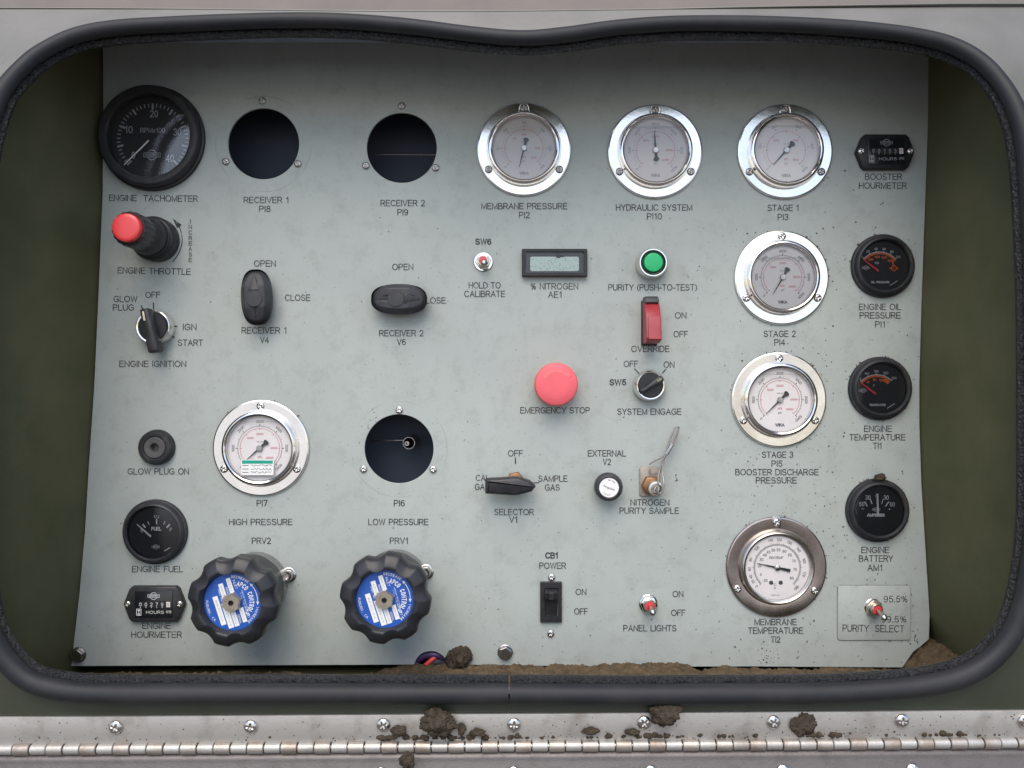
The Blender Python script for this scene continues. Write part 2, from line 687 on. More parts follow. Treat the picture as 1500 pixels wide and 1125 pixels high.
KNOB = mat('knob_plastic', (0.024, 0.025, 0.030), 0.40, spec=0.4, scale=26, thr=(0.52, 0.85), col2=(0.075, 0.068, 0.062), bump=0.1, bscale=500)
GRIP = mat('worn_grey_black_plastic', (0.036, 0.037, 0.043), 0.5, scale=40, thr=(0.4, 0.8), col2=(0.062, 0.062, 0.068), bump=0.2, bscale=500, spec=0.35)
DIALB = mat('black_dial', (0.014, 0.014, 0.017), 0.55, var=0.1)
DIALW = mat('white_dial', (0.77, 0.73, 0.73), 0.55, var=0.03, scale=40)
WHITE_INK = mat('white_ink', (0.78, 0.78, 0.78), 0.6, var=0.05)
DIM_INK = mat('grey_ink', (0.34, 0.36, 0.38), 0.6, var=0.1, scale=200)
DIAL_INK = mat('dial_ink', (0.055, 0.055, 0.06), 0.6, var=0.2, scale=500)
RED_INK = mat('red_ink', (0.55, 0.10, 0.12), 0.6, var=0.2, scale=500)
PINK_INK = mat('faded_red_ink', (0.58, 0.22, 0.24), 0.6, var=0.1, scale=500)
ORANGE_INK = mat('orange_ink', (0.80, 0.16, 0.03), 0.55, var=0.15, scale=300)
RED_NEEDLE = mat('red_needle_paint', (0.75, 0.06, 0.08), 0.5, var=0.05)
REDP = mat('red_plastic', (0.72, 0.05, 0.055), 0.30, var=0.06, scale=40, coat=0.15)
REDF = mat('faded_red_plastic', (0.76, 0.125, 0.15), 0.46, var=0.10, scale=20, spec=0.4)
REDF2 = mat('lighter_red_plastic', (0.84, 0.18, 0.19), 0.45, var=0.03, scale=30)
REDG = mat('dark_red_plastic', (0.33, 0.030, 0.040), 0.40, var=0.15, scale=60)
GREEN = mat('green_lens', (0.0, 0.42, 0.13), 0.28, var=0.06, scale=50, coat=0.2)
YELLOW = mat('yellow_plastic', (0.72, 0.52, 0.06), 0.45)
RUBBER = mat('rubber', (0.017, 0.018, 0.022), 0.55, spec=0.32, var=0.2, scale=22, bump=0.08, bscale=300, col2=(0.034, 0.034, 0.036), thr=(0.45, 0.85), rvar=0.10)
RUBBER_T = mat('pebbled_rubber', (0.012, 0.012, 0.014), 0.25, var=0.3, scale=300, bump=1.0, bscale=480, col2=(0.030, 0.030, 0.031), thr=(0.5, 0.8))
for _n in RUBBER_T.node_tree.nodes:
    if _n.type == 'BUMP':
        _n.inputs['Distance'].default_value = 0.004
OLIVE = mat('olive_paint', (0.070, 0.076, 0.034), 0.6, var=0.15, scale=22, bump=0.25, bscale=160, thr=(0.25, 0.80), col2=(0.118, 0.112, 0.058), spec=0.3)
FRAMEP = mat('hazed_olive_paint', (0.031, 0.036, 0.023), 0.36, scale=11, col2=(0.047, 0.051, 0.036), bump=0.12, bscale=220, thr=(0.35, 0.75), spec=0.6)
UPPERP = mat('dusty_beige_paint', (0.19, 0.168, 0.155), 0.65, var=0.1, scale=16, col2=(0.25, 0.215, 0.19))
SAND = mat('dry_sand', lin(70, 61, 49), 0.95, scale=120, col2=lin(108, 92, 72)[:3], bump=0.9, bscale=700, spec=0.1)
MUD = mat('dried_mud', lin(56, 50, 43), 0.95, scale=180, col2=lin(88, 79, 68)[:3], bump=1.0, bscale=900, spec=0.1)
SPECK = mat('mud_speck', lin(70, 70, 64), 0.9, scale=150, col2=lin(112, 112, 104)[:3], spec=0.1)
HINGE = mat('hinge_steel', (0.46, 0.445, 0.42), 0.42, 0.5, scale=34, col2=(0.24, 0.205, 0.175), thr=(0.5, 0.80), bump=0.15, bscale=500, rvar=0.12)
HINGE_R = mat('rusted_hinge_steel', (0.42, 0.385, 0.35), 0.38, 0.6, scale=60, col2=(0.25, 0.19, 0.15), thr=(0.45, 0.75), bump=0.15, bscale=500, rvar=0.12)
HINGE_L = mat('lower_hinge_steel', (0.125, 0.112, 0.108), 0.40, 0.35, scale=90, col2=(0.08, 0.07, 0.068), thr=(0.48, 0.8), bump=0.2, bscale=700, rvar=0.1)
BRASS = mat('tarnished_brass', (0.27, 0.145, 0.07), 0.40, 0.6, var=0.2, scale=150)
TAN = mat('tan_bracket_metal', (0.33, 0.285, 0.245), 0.5, 0.15, var=0.12, scale=120)
WIRE = mat('wire_steel', (0.27, 0.25, 0.23), 0.4, 0.6, var=0.25, scale=350)
BLUE = mat('blue_label', (0.018, 0.095, 0.42), 0.35, var=0.08, scale=90, coat=0.3)
LABELW = mat('white_label', (0.82, 0.82, 0.81), 0.5, var=0.04, scale=100)
TEAL = mat('green_sticker_ink', (0.0, 0.33, 0.23), 0.5, var=0.1, scale=200)
NUT = mat('nickel_nut', (0.60, 0.53, 0.44), 0.30, 0.9, var=0.12, scale=200)
LCD = mat('lcd_display', lin(222, 246, 238), 0.6, scale=800, col2=lin(100, 112, 110)[:3], thr=(0.57, 0.64), bump=0.0)
LCD_G = mat('lcd_surround', (0.020, 0.022, 0.026), 0.45)
DARK = mat('dark_interior', (0.012, 0.013, 0.016), 0.7)
PURPLE = mat('purple_cable_sleeve', (0.055, 0.030, 0.11), 0.4)
REDWIRE = mat('red_wire_insulation', (0.72, 0.07, 0.06), 0.4)
GROUNDM = mat('sandy_ground', (0.10, 0.082, 0.066), 0.95, scale=0.8, col2=(0.15, 0.125, 0.105), bump=0.3, bscale=20)
GLASS = glass_mat('gauge_glass', (0.97, 0.97, 0.97), 0.02)
GLASS_B = glass_mat('black_gauge_glass', (0.93, 0.93, 0.95), 0.015, 1.75)
CREAM = mat('ivory_marker', (0.72, 0.66, 0.50), 0.5)


# ------------------------------------------------------------------ setting: ground
gm = MB(1 / S)
gm.add([(-40, 0, -40), (40, 0, -40), (40, 0, 40), (-40, 0, 40)], [(0, 1, 2, 3)])
t_ = GROUNDM.node_tree
b_ = t_.nodes['Principled BSDF']
tc_ = t_.nodes.new('ShaderNodeTexCoord')
ln_ = t_.nodes.new('ShaderNodeVectorMath'); ln_.operation = 'LENGTH'
t_.links.new(tc_.outputs['Object'], ln_.inputs[0])
nz_ = t_.nodes.new('ShaderNodeTexNoise'); nz_.inputs['Scale'].default_value = 0.5
t_.links.new(tc_.outputs['Object'], nz_.inputs['Vector'])
ad_ = t_.nodes.new('ShaderNodeMath'); ad_.operation = 'MULTIPLY_ADD'; ad_.inputs[1].default_value = 3.0
t_.links.new(nz_.outputs['Fac'], ad_.inputs[0]); t_.links.new(ln_.outputs['Value'], ad_.inputs[2])
mr_ = t_.nodes.new('ShaderNodeMapRange'); mr_.inputs['From Min'].default_value = 8.5; mr_.inputs['From Max'].default_value = 10.5
t_.links.new(ad_.outputs[0], mr_.inputs['Value'])
mx_ = t_.nodes.new('ShaderNodeMix'); mx_.data_type = 'RGBA'
mx_.inputs['B'].default_value = (0.78, 0.76, 0.73, 1)         # far ground, out of view, made pale to brighten the steel reflections
t_.links.new(mr_.outputs[0], mx_.inputs['Factor'])
t_.links.new(b_.inputs['Base Color'].links[0].from_socket, mx_.inputs['A'])
t_.links.new(mx_.outputs['Result'], b_.inputs['Base Color'])
g = gm.build('ground', GROUNDM)
g.location = (0, 0, -1.35)
g['kind'] = 'structure'

# ------------------------------------------------------------------ cabinet
HF0 = 0.134


def hf(y):
    d = max(0.0, (230 - y) / 220.0)
    return HF0 - 0.050 * d * d


TRIM = [(746, 1016), (600, 1016), (450, 1016), (300, 1016), (180, 1016), (107, 1013), (55, 1002), (25, 983), (-2, 950), (-22, 905), (-32, 840), (-36, 700), (-36, 400),
        (-31, 260), (-20, 195), (2, 136), (40, 92), (75, 68), (115, 51), (170, 41), (250, 36), (340, 32), (420, 30), (500, 31), (600, 39), (690, 50), (765, 56), (830, 51),
        (900, 41), (980, 35), (1060, 34), (1150, 36), (1250, 42), (1330, 51), (1390, 65), (1435, 89), (1467, 123), (1490, 166), (1503, 220), (1512, 320), (1517, 450), (1518, 600),
        (1517, 760), (1507, 850), (1489, 914), (1461, 956), (1420, 986), (1367, 1002), (1287, 1011), (1200, 1015), (1050, 1016.5), (900, 1017)]
trim_px = catmull([(a, b, 0) for a, b in TRIM], 8, True)

cab = thing('cabinet', 750, 562, 'olive green metal cabinet with a rounded opening round the grey control panel', 'cabinet')


def world_mesh(name, vs, fs, m, parent=None, sharp=35, smooth=True):
    me = bpy.data.meshes.new(name)
    me.from_pydata([tuple(v) for v in vs], [], fs)
    bm = bmesh.new(); bm.from_mesh(me)
    bmesh.ops.recalc_face_normals(bm, faces=bm.faces)
    bm.to_mesh(me); bm.free()
    if smooth:
        me.shade_smooth()
        me.set_sharp_from_angle(angle=R(sharp))
    me.materials.append(m)
    o = bpy.data.objects.new(name, me)
    COL.objects.link(o)
    if parent is not None:
        o.parent = parent
        o.matrix_parent_inverse = Matrix.Translation(-Vector(parent.location))
    return o


def fold_y(x):
    return 12.5 + 5.0 * math.exp(-((x - 640) / 330.0) ** 2) - 6.0 * max(0, min(1, (x - 950) / 450))


def haze_on_top(m, col, lo=0.08, hi=0.55, amount=0.9):
    """mixes pale lens haze into the colour where surfaces face upwards"""
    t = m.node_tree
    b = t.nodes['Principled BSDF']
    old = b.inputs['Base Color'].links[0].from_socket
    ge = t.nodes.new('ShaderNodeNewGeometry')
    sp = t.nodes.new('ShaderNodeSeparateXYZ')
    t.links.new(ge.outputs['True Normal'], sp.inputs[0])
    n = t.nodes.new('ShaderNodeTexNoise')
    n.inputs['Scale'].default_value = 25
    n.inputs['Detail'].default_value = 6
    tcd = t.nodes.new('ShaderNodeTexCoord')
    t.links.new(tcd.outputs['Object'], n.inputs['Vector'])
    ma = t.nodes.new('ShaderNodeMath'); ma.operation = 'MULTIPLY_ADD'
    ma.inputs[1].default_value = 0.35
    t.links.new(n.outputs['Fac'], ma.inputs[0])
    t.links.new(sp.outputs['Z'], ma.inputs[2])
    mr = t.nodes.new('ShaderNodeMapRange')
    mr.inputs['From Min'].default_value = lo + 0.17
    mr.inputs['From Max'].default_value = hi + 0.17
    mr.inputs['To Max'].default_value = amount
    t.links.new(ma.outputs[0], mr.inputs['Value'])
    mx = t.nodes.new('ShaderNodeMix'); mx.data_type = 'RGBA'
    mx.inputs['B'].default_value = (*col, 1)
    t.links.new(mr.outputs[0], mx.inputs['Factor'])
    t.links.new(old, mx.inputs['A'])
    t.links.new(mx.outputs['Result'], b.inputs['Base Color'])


haze_on_top(FRAMEP, (0.19, 0.183, 0.17))  # lens fog and sky gloss on the frame top, painted into its colour


def frame_face():
    n = len(trim_px)
    steps = 14
    corners = [(-420.0, 10.0), (1920.0, 10.0), (-420.0, 1300.0), (1920.0, 1300.0)]
    near = {}
    for c in corners:
        ac = math.atan2(c[1] - 520, c[0] - 750)
        near[min(range(n), key=lambda i: abs(math.atan2(trim_px[i].y - 520, trim_px[i].x - 750) - ac))] = c
    vs, fs = [], []
    x0, x1, yb = -420.0, 1920.0, 1300.0
    for i, p in enumerate(trim_px):
        cx, cy = 750.0, 520.0
        d = Vector((p.x - cx, p.y - cy))
        ts = []
        if d.x > 1e-6: ts.append((x1 - cx) / d.x)
        if d.x < -1e-6: ts.append((x0 - cx) / d.x)
        if d.y > 1e-6: ts.append((yb - cy) / d.y)
        if d.y < -1e-6: ts.append((10 - cy) / d.y)
        t = min(ts)
        q = Vector((cx, cy)) + d * t
        if i in near:
            q = Vector(near[i])
        if abs(q.y - 10) < 0.5:
            q.y = fold_y(q.x)
        for s in range(steps + 1):
            f = (s / steps)
            a = p.xy.lerp(q, f)
            vs.append(P(a.x, a.y, hf(a.y)))
        # edge turned inwards
    m = steps + 1
    for i in range(n):
        j = (i + 1) % n
        for s in range(steps):
            fs.append((i * m + s, i * m + s + 1, j * m + s + 1, j * m + s))
    # inward return of the opening
    o = len(vs)
    for i, p in enumerate(trim_px):
        v = P(p.x, p.y, hf(p.y))
        vs.append(v + Vector((0, 0.012, 0)))
    for i in range(n):
        j = (i + 1) % n
        fs.append((i * m, j * m, o + j, o + i))
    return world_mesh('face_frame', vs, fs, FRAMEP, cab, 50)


frame_face()


def slab(name, pts, m):
    """closed box from 8 corners"""
    return world_mesh(name, pts, [(0, 1, 2, 3), (7, 6, 5, 4), (0, 4, 5, 1), (1, 5, 6, 2), (2, 6, 7, 3), (3, 7, 4, 0)], m, cab, smooth=False)


def wbox(x0, x1, y0, y1, z0, z1):
    return [(x0, y0, z0), (x1, y0, z0), (x1, y1, z0), (x0, y1, z0), (x0, y0, z1), (x1, y0, z1), (x1, y1, z1), (x0, y1, z1)]


YF = -0.120
def side_wall(edge, xf, out):
    """sheet from the frame (x = xf) back to just behind the panel edge given in pixels"""
    vs, fs = [], []
    n = len(edge)
    for x, y in edge:
        b = P(x, y, -0.004)
        vs += [(xf, YF, min(b.z, 0.215)), (xf * 0.45 + b.x * 0.55, YF * 0.4, min(b.z, 0.268)), (b.x, 0.006, b.z), (b.x + out * 0.004, 0.054, b.z)]
    for i in range(n - 1):
        for k in range(3):
            fs.append((i * 4 + k, i * 4 + k + 1, i * 4 + 5 + k, i * 4 + 4 + k))
    return world_mesh('side_wall', vs, fs, OLIVE, cab, 60)


side_wall([(152, -40), (155, 160), (154, 280), (148, 430), (142, 560), (134, 680), (128, 780), (120, 870), (108, 976), (104, 1010)], -0.396, -1)
side_wall([(1356, -40), (1354, 200), (1350, 340), (1345, 450), (1343, 600), (1346, 710), (1353, 820), (1358, 900), (1374, 936), (1386, 1010)], 0.384, 1)
slab('unseen_recess_roof', wbox(-0.42, 0.42, -0.055, 0.06, 0.300, 0.312), mat('pale_blue_bounce', (0.50, 0.60, 0.80), 0.6))  # roof out of view, coloured pale blue to bounce fill onto the panel top
slab('recess_floor', wbox(-0.42, 0.42, YF, 0.14, -0.285, -0.258), OLIVE)
slab('back_wall', wbox(-0.42, 0.42, 0.055, 0.065, -0.285, 0.325), mat('blue_grey_interior', (0.045, 0.058, 0.090), 0.7))
# upper body panel above the fold and the rolled edge between
vs, fs = [], []
for i in range(41):
    x = -420 + i * 58.5
    a = P(x, fold_y(x), hf(12))
    vs += [a + Vector((0, 0.004, 0.0)), a + Vector((0, 0.010, 0.002)), P(x, -160, 0.08)]
for i in range(40):
    for k in range(2):
        fs.append((i * 3 + k, i * 3 + 3 + k, i * 3 + 4 + k, i * 3 + 1 + k))
world_mesh('upper_panel', vs, fs, UPPERP, cab)
t = MB(1 / S)
pts = []
for i in range(81):
    x = -420 + i * 29.25
    a = P(x, fold_y(x), hf(12))
    pts.append((a.x, a.z, -a.y))
t.tube(pts, 0.0011, 8)
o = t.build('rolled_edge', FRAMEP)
o.parent = cab
o.matrix_parent_inverse = Matrix.Translation(-Vector(cab.location))

# ------------------------------------------------------------------ rubber trim
trim = thing('rubber_trim', 746, 1016, 'black rubber bulb trim running all round the cabinet opening, split at the bottom', 'rubber trim', h=HF0)


def trim_tube(name, off, r_px, m, dh, n=14, gap=1.2):
    """tube following the opening, moved off px towards its inside"""
    k = 1 / S
    pts = []
    N = len(trim_px)
    for i in range(N + 1):
        p = trim_px[i % N]
        a = trim_px[(i - 1) % N]; b = trim_px[(i + 1) % N]
        d = (b - a).xy.normalized()
        nrm = Vector((-d.y, d.x))       # path runs clockwise on screen (y down): this is inward
        c = Vector((CX, 520)) - p.xy
        if nrm.dot(c) < 0:
            nrm = -nrm
        q = p.xy + nrm * off
        if i == 0:
            q.x -= gap
        if i == N:
            q.x += gap
        wv = P(q.x, q.y, hf(p.y) + dh)
        pts.append((wv.x, wv.z, -wv.y))
    t = MB(1 / S)
    kk = S * (1 - HF0 / DIST)
    wob = lambda i, p: r_px * kk * (1 - 0.22 * max(0.0, min(1.0, (p[1] - 0.12) / 0.10))) * (1 + 0.05 * noise.noise((p[0] * 18, p[1] * 18, 3.1 * off)))
    t.tube(pts, r_px * kk, n, False, True, wob)
    o = t.build(name, m)
    o.parent = trim
    o.matrix_parent_inverse = Matrix.Translation(-Vector(trim.location))
    return o


trim_tube('bulb_seal', 0, 15.0, RUBBER, 0.006, 18)
trim_tube('grip_strip', 18.5, 9.5, RUBBER_T, -0.001, 12)

# ------------------------------------------------------------------ hinge and door below
HH = 0.136
kh = 1 - HH / DIST
hinge = thing('piano_hinge', 750, 1066, 'long dirty steel piano hinge screwed on below the opening', 'hinge', h=HH)
hinge.rotation_euler = (0, R(-0.38), 0)
mb = MB(kh)
mb.prism([(-1000, -19), (1000, -19), (1000, 20.5), (-1000, 20.5)], -3, 1.5, 0.6, True)
mb.build('upper_leaf', HINGE, hinge)
for i in range(-32, 33):
    u0 = i * 24.4 + 5
    up = i % 2 == 0
    r = 8.6 if up else 7.6
    mb = MB(kh)
    tmp = MB()
    tmp.lathe([(0, 0), (r - 0.8, 0), (r, 0.9), (r, 22.0), (r - 0.8, 22.9), (0, 22.9)], 20)
    mb.add([(u0 + p[2], -26 + p[0], 2 + p[1]) for p in tmp.v], tmp.f)
    mb.build('knuckle', HINGE_R if up else HINGE, hinge)
mb = MB(kh)
tmp = MB(); tmp.lathe([(0, -1000), (4, -1000), (4, 1000), (0, 1000)], 12)
mb.add([(p[2], -26 + p[0], 2 + p[1]) for p in tmp.v], tmp.f)
mb.build('pin', SCREW_D, hinge)
prof = [(-33, -3), (-33, 1), (-34.5, 4.5), (-37, 7), (-39, 8.5), (-41.5, 9), (-44, 9.6), (-46, 10.2), (-60, 16), (-120, 42), (-121, 40), (-60, 14), (-45, 8), (-38, 4), (-36, -3)]
mb = MB(kh)
mb.extrude_u(prof, -1000, 1000)
mb.build('lower_leaf', HINGE_L, hinge)

# ------------------------------------------------------------------ screws (shared meshes)


def screw_mesh(r=5.6, hgt=3.6, m=SCREW, name='screw', cross=True):
    n, rings = 40, 9
    mb = MB()
    vs, fs = [], []
    vs.append((0, 0, hgt - (2.0 if cross else 0)))
    prof = [0.1, 0.2, 0.3, 0.42, 0.55, 0.7, 0.84, 0.94, 1.0]
    for q in prof:
        for i in range(n):
            a = 2 * math.pi * i / n
            u, v = q * math.cos(a), q * math.sin(a)
            z = 1.2 + (hgt - 1.2) * math.sqrt(max(0, 1 - (q * 0.97) ** 2))
            if cross and q < 0.6 and (abs(u) < 0.15 or abs(v) < 0.15):
                z -= 2.0 * (1 - q / 0.75)
            vs.append((u * r, v * r, z))
    for i in range(n):
        vs.append((r * math.cos(2 * math.pi * i / n), r * math.sin(2 * math.pi * i / n), -1))
    for i in range(n):
        fs.append((0, 1 + i, 1 + (i + 1) % n))
    for k in range(rings):
        for i in range(n):
            j = (i + 1) % n
            fs.append((1 + k * n + i, 1 + k * n + j, 1 + (k + 1) * n + j, 1 + (k + 1) * n + i))
    mb.add(vs, fs)
    o = mb.build(name, m, sharp=40)
    me = o.data
    bpy.data.objects.remove(o)
    return me


SCR = screw_mesh()
SCR_D = screw_mesh(5.6, 3.6, SCREW_D)
SCR_H = screw_mesh(8.0, 5.0, SCREW)
for x, y in ((171, 1064), (368, 1063), (562, 1060.5), (753, 1060), (943, 1057), (1132, 1056.5), (1320, 1054.5), (1499, 1055)):
    vx = x - 750; vy = 1066 - y
    a = R(0.38)
    share('screw', SCR_H, hinge, vx, vy - vx * math.sin(a), 1.5, rnd.uniform(0, 90), kh)
for x in (160, 361, 557, 752, 953, 1147, 1337):
    o = share('screw', SCR_H, hinge, (x - 750) * 0.985, -58.5, 15.8, rnd.uniform(0, 90), kh)
    o.rotation_euler = (R(-23), 0, 0)

# ------------------------------------------------------------------ control panel plate
PANEL_OUT = [(150, 40), (151, 160), (150, 280), (144, 430), (138, 560), (130, 680), (124, 780), (116, 870), (104, 976)]
hole_c = (631, 978)
for i in range(15):
    a = R(180 - 12 * i - 6)
    PANEL_OUT.append((hole_c[0] + 24 * math.cos(a), hole_c[1] - 2 - 22 * math.sin(a)))
PANEL_OUT += [(900, 977), (1100, 976.5), (1322, 978), (1329, 968), (1338, 955), (1350, 946), (1361, 936), (1362, 900), (1357, 820), (1350, 710), (1347, 620), (1347, 560),
              (1350, 450), (1354, 340), (1359, 200), (1363, 40)]
HOLES = [(386, 210.5, 52), (588.5, 216.5, 51.2), (584.5, 657.5, 50.5)]


def plate_with_holes(outer, holes, thick):
    c = bpy.data.curves.new('plate', 'CURVE')
    c.dimensions = '2D'
    c.fill_mode = 'BOTH'
    c.extrude = thick / 2
    c.bevel_depth = 0.0004
    c.bevel_resolution = 1
    c.offset = -0.0004

    def spl(pts):
        s = c.splines.new('POLY')
        s.points.add(len(pts) - 1)
        for q, p in zip(s.points, pts):
            q.co = (p[0], p[1], 0, 1)
        s.use_cyclic_u = True
    spl([((x - CX) * S, (CY - y) * S) for x, y in outer])
    for x, y, r in holes:
        spl([((x - CX + r * math.cos(2 * math.pi * i / 72)) * S, (CY - y + r * math.sin(2 * math.pi * i / 72)) * S) for i in range(72)])
    o = bpy.data.objects.new('plate', c)
    COL.objects.link(o)
    me = bpy.data.meshes.new_from_object(o.evaluated_get(bpy.context.evaluated_depsgraph_get()))
    bpy.data.objects.remove(o)
    for v in me.vertices:
        x, y, z = v.co
        v.co = (x, thick / 2 + 0.0004 - z, y)
    me.shade_smooth()
    me.set_sharp_from_angle(angle=R(30))
    return me


me = plate_with_holes(PANEL_OUT, HOLES, 0.0018)
me.name = 'control_panel'
me.materials.clear()
me.materials.append(PANEL)
panel = bpy.data.objects.new('control_panel', me)
COL.objects.link(panel)
tag(panel, 'pale grey green painted metal control panel printed with black captions', 'control panel')
# now z=0 of the panel face is world Y = 0 and pixels map straight on to it


def pp(x, y):
    return (x - CX, CY - y)


CAPTIONS = [
    [('ENGINE  TACHOMETER', 225, 290.5, 130, -0.6)],
    [('RECEIVER 1', 390, 293, 66), ('PI8', 388, 306, 17)],
    [('RECEIVER 2', 590, 297.5, 65), ('PI9', 590, 311, 16)],
    [('MEMBRANE PRESSURE', 768, 302, 126), ('PI2', 768, 315, 16)],
    [('HYDRAULIC SYSTEM', 958, 304, 112), ('PI10', 958.5, 317, 22)],
    [('STAGE 1', 1147, 304.5, 46), ('PI3', 1147, 318, 16)],
    [('BOOSTER', 1294, 259, 54), ('HOURMETER', 1293, 272, 70)],
    [('ENGINE THROTTLE', 226, 397, 107, -1.2)],
    [('OFF', 224, 432, 22)], [('GLOW', 184, 438, 35), ('PLUG', 181, 450.5, 31)], [('IGN', 278, 479, 20)], [('START', 279, 502, 37)],
    [('ENGINE IGNITION', 224, 533, 98)],
    [('OPEN', 388, 386, 32)], [('CLOSE', 436, 436, 37)], [('RECEIVER 1', 387, 484, 66), ('V4', 387.5, 498, 13)],
    [('OPEN', 590, 391, 31)], [('CLOSE', 634, 440, 38)], [('RECEIVER 2', 588, 488, 65), ('V6', 588, 501, 13)],
    [('SW6', 708, 354, 24, 0, 1)], [('HOLD TO', 710, 418, 47), ('CALIBRATE', 710, 430.5, 60)],
    [('% NITROGEN', 812, 419.5, 70), ('AE1', 813, 431.5, 20)],
    [('PURITY (PUSH-TO-TEST)', 956, 421, 130)],
    [('ON', 997, 462, 17)], [('OFF', 997, 489.5, 21)], [('OVERRIDE', 952.5, 511, 56)],
    [('OFF', 924, 533, 21)], [('ON', 980, 534, 16)], [('SW5', 905, 560, 25, 0, 1)], [('SYSTEM ENGAGE', 951, 603, 94)],
    [('EMERGENCY STOP', 813, 601, 102)],
    [('EXTERNAL', 889, 664, 56), ('V2', 889, 676.5, 12)],
    [('NITROGEN', 952, 736, 57), ('PURITY SAMPLE', 951, 748, 87)],
    [('OFF', 755, 664, 22)], [('CAL', 707, 700, 20), ('GAS', 706, 713, 21)], [('SAMPLE', 810, 701, 43), ('GAS', 809, 714, 22)], [('SELECTOR', 753, 750, 58), ('V1', 752, 761, 12)],
    [('STAGE 2', 1142, 489, 47), ('PI4', 1142, 501.5, 16)],
    [('ENGINE OIL', 1289, 449.5, 62), ('PRESSURE', 1289, 462, 60), ('PI1', 1289, 475, 15)],
    [('STAGE 3', 1139, 666, 46), ('PI5', 1138, 679, 16), ('BOOSTER DISCHARGE', 1138, 691.5, 122), ('PRESSURE', 1137, 703.5, 60)],
    [('ENGINE', 1286, 628, 41), ('TEMPERATURE', 1285, 640.5, 82), ('TI1', 1285, 653, 13)],
    [('ENGINE', 1282, 805.5, 41), ('BATTERY', 1283, 818, 50), ('AM1', 1281.5, 831.5, 22)],
    [('MEMBRANE', 1136, 911, 62), ('TEMPERATURE', 1136, 923.5, 81), ('TI2', 1136, 936.5, 14)],
    [('GLOW PLUG ON', 232, 690.5, 90)],
    [('ENGINE FUEL', 231, 833.5, 75)],
    [('ENGINE', 229.5, 916.5, 42), ('HOURMETER', 229.5, 929.5, 74)],
    [('PI7', 384, 737, 16)], [('HIGH PRESSURE', 382, 764.5, 93)], [('PRV2', 383, 792, 28)],
    [('PI6', 585, 737, 16)], [('LOW PRESSURE', 583.5, 764.5, 88)], [('PRV1', 584.5, 792, 27)],
    [('CB1', 808, 813.5, 19, 0, 1)], [('POWER', 809.5, 828.5, 39)], [('ON', 851, 867, 16)], [('OFF', 851, 895.5, 20)],
    [('PANEL LIGHTS', 952, 920, 78)], [('ON', 993, 870, 16)], [('OFF', 993.5, 897.5, 21)],
]
for block in CAPTIONS:
    mb = MB()
    for ln in block:
        s, x, y, wd = ln[:4]
        rot = ln[4] if len(ln) > 4 else 0
        bold = len(ln) > 5
        mb.text(s, pp(x, y), 9.4, 0.45, wd, rot, 0.013 if bold else 0.0)
    o = mb.build('printed_caption', INK, panel, flat=True, recalc=False)
    o['label'] = 'printed black words ' + ' '.join(' '.join(l[0] for l in block).split())
# vertical INCREASE with its arrow
mb = MB()
for i, ch in enumerate('INCREASE'):
    mb.text(ch, pp(279, 324.5 + 8.05 * i), 6.3, 0.45, None if ch == 'I' else 5.0, 0, 0.004)
pts = catmull([(253, 384, 0), (262, 371, 0), (267, 354, 0), (265.5, 340, 0), (262, 331, 0)], 8)
for a, b in zip(pts, pts[1:]):
    mb.bar(pp(a.x, a.y), pp(b.x, b.y), 1.3, 0.45)
mb.flat([pp(253, 320), pp(259.5, 334.5), pp(266.5, 329.5)], 0.45)
o = mb.build('printed_caption', INK, panel, flat=True, recalc=False)
o['label'] = 'printed word INCREASE in stacked letters beside a curved arrow'
for a, b, wd in (((225, 443), (225, 453), 1.8), ((206.5, 447.5), (211.5, 455), 1.6), ((249.5, 478), (260, 478), 1.7), ((246.5, 490), (256, 494.5), 1.6),
                 ((929, 540), (936, 547), 1.7), ((976, 540), (970, 547), 1.7), ((755, 670), (755, 679.5), 1.7), ((782, 707), (790, 707), 1.5)):
    mb = MB()
    mb.bar(pp(*a), pp(*b), wd, 0.45)
    mb.build('tick_mark', INK, panel, flat=True, recalc=False)

for x, y, d in ((384.5, 148, 1), (331, 237, 1), (436.5, 240, 1), (588.5, 155.5, 1), (536, 243, 1), (638, 246, 1), (585, 600.5, 0), (532.5, 687, 0), (634.5, 687.5, 0), (808, 845.5, 0), (806.7, 928, 0)):
    share('screw', SCR_D if d else SCR, panel, x - CX, CY - y, 0.3, rnd.uniform(-40, 40), 1.0, 0.92)

for x, y, sz in ((740, 955, 10.0), (115.5, 958.5, 10.0)):
    mb = MB()
    mb.lathe([(sz * 1.12, 0), (sz * 1.12, 1.6), (sz * 1.0, 2.2), (0, 2.2)], 28)
    mb.prism(hexagon(sz * 0.98, R(20)), 2.2, 8.0, 0.9)
    mb.arc(sz * 0.45, 0, 360, 1.2, 8.3, n=20)
    for q in (30, 150, 270):
        mb.bar((2 * math.cos(R(q)), 2 * math.sin(R(q))), (7 * math.cos(R(q)), 7 * math.sin(R(q))), 1.1, 8.32)
    o = mb.build('bolt', SCREW_D, panel, sharp=15)
    o.location = (pp(x, y)[0] * S, 0, pp(x, y)[1] * S)

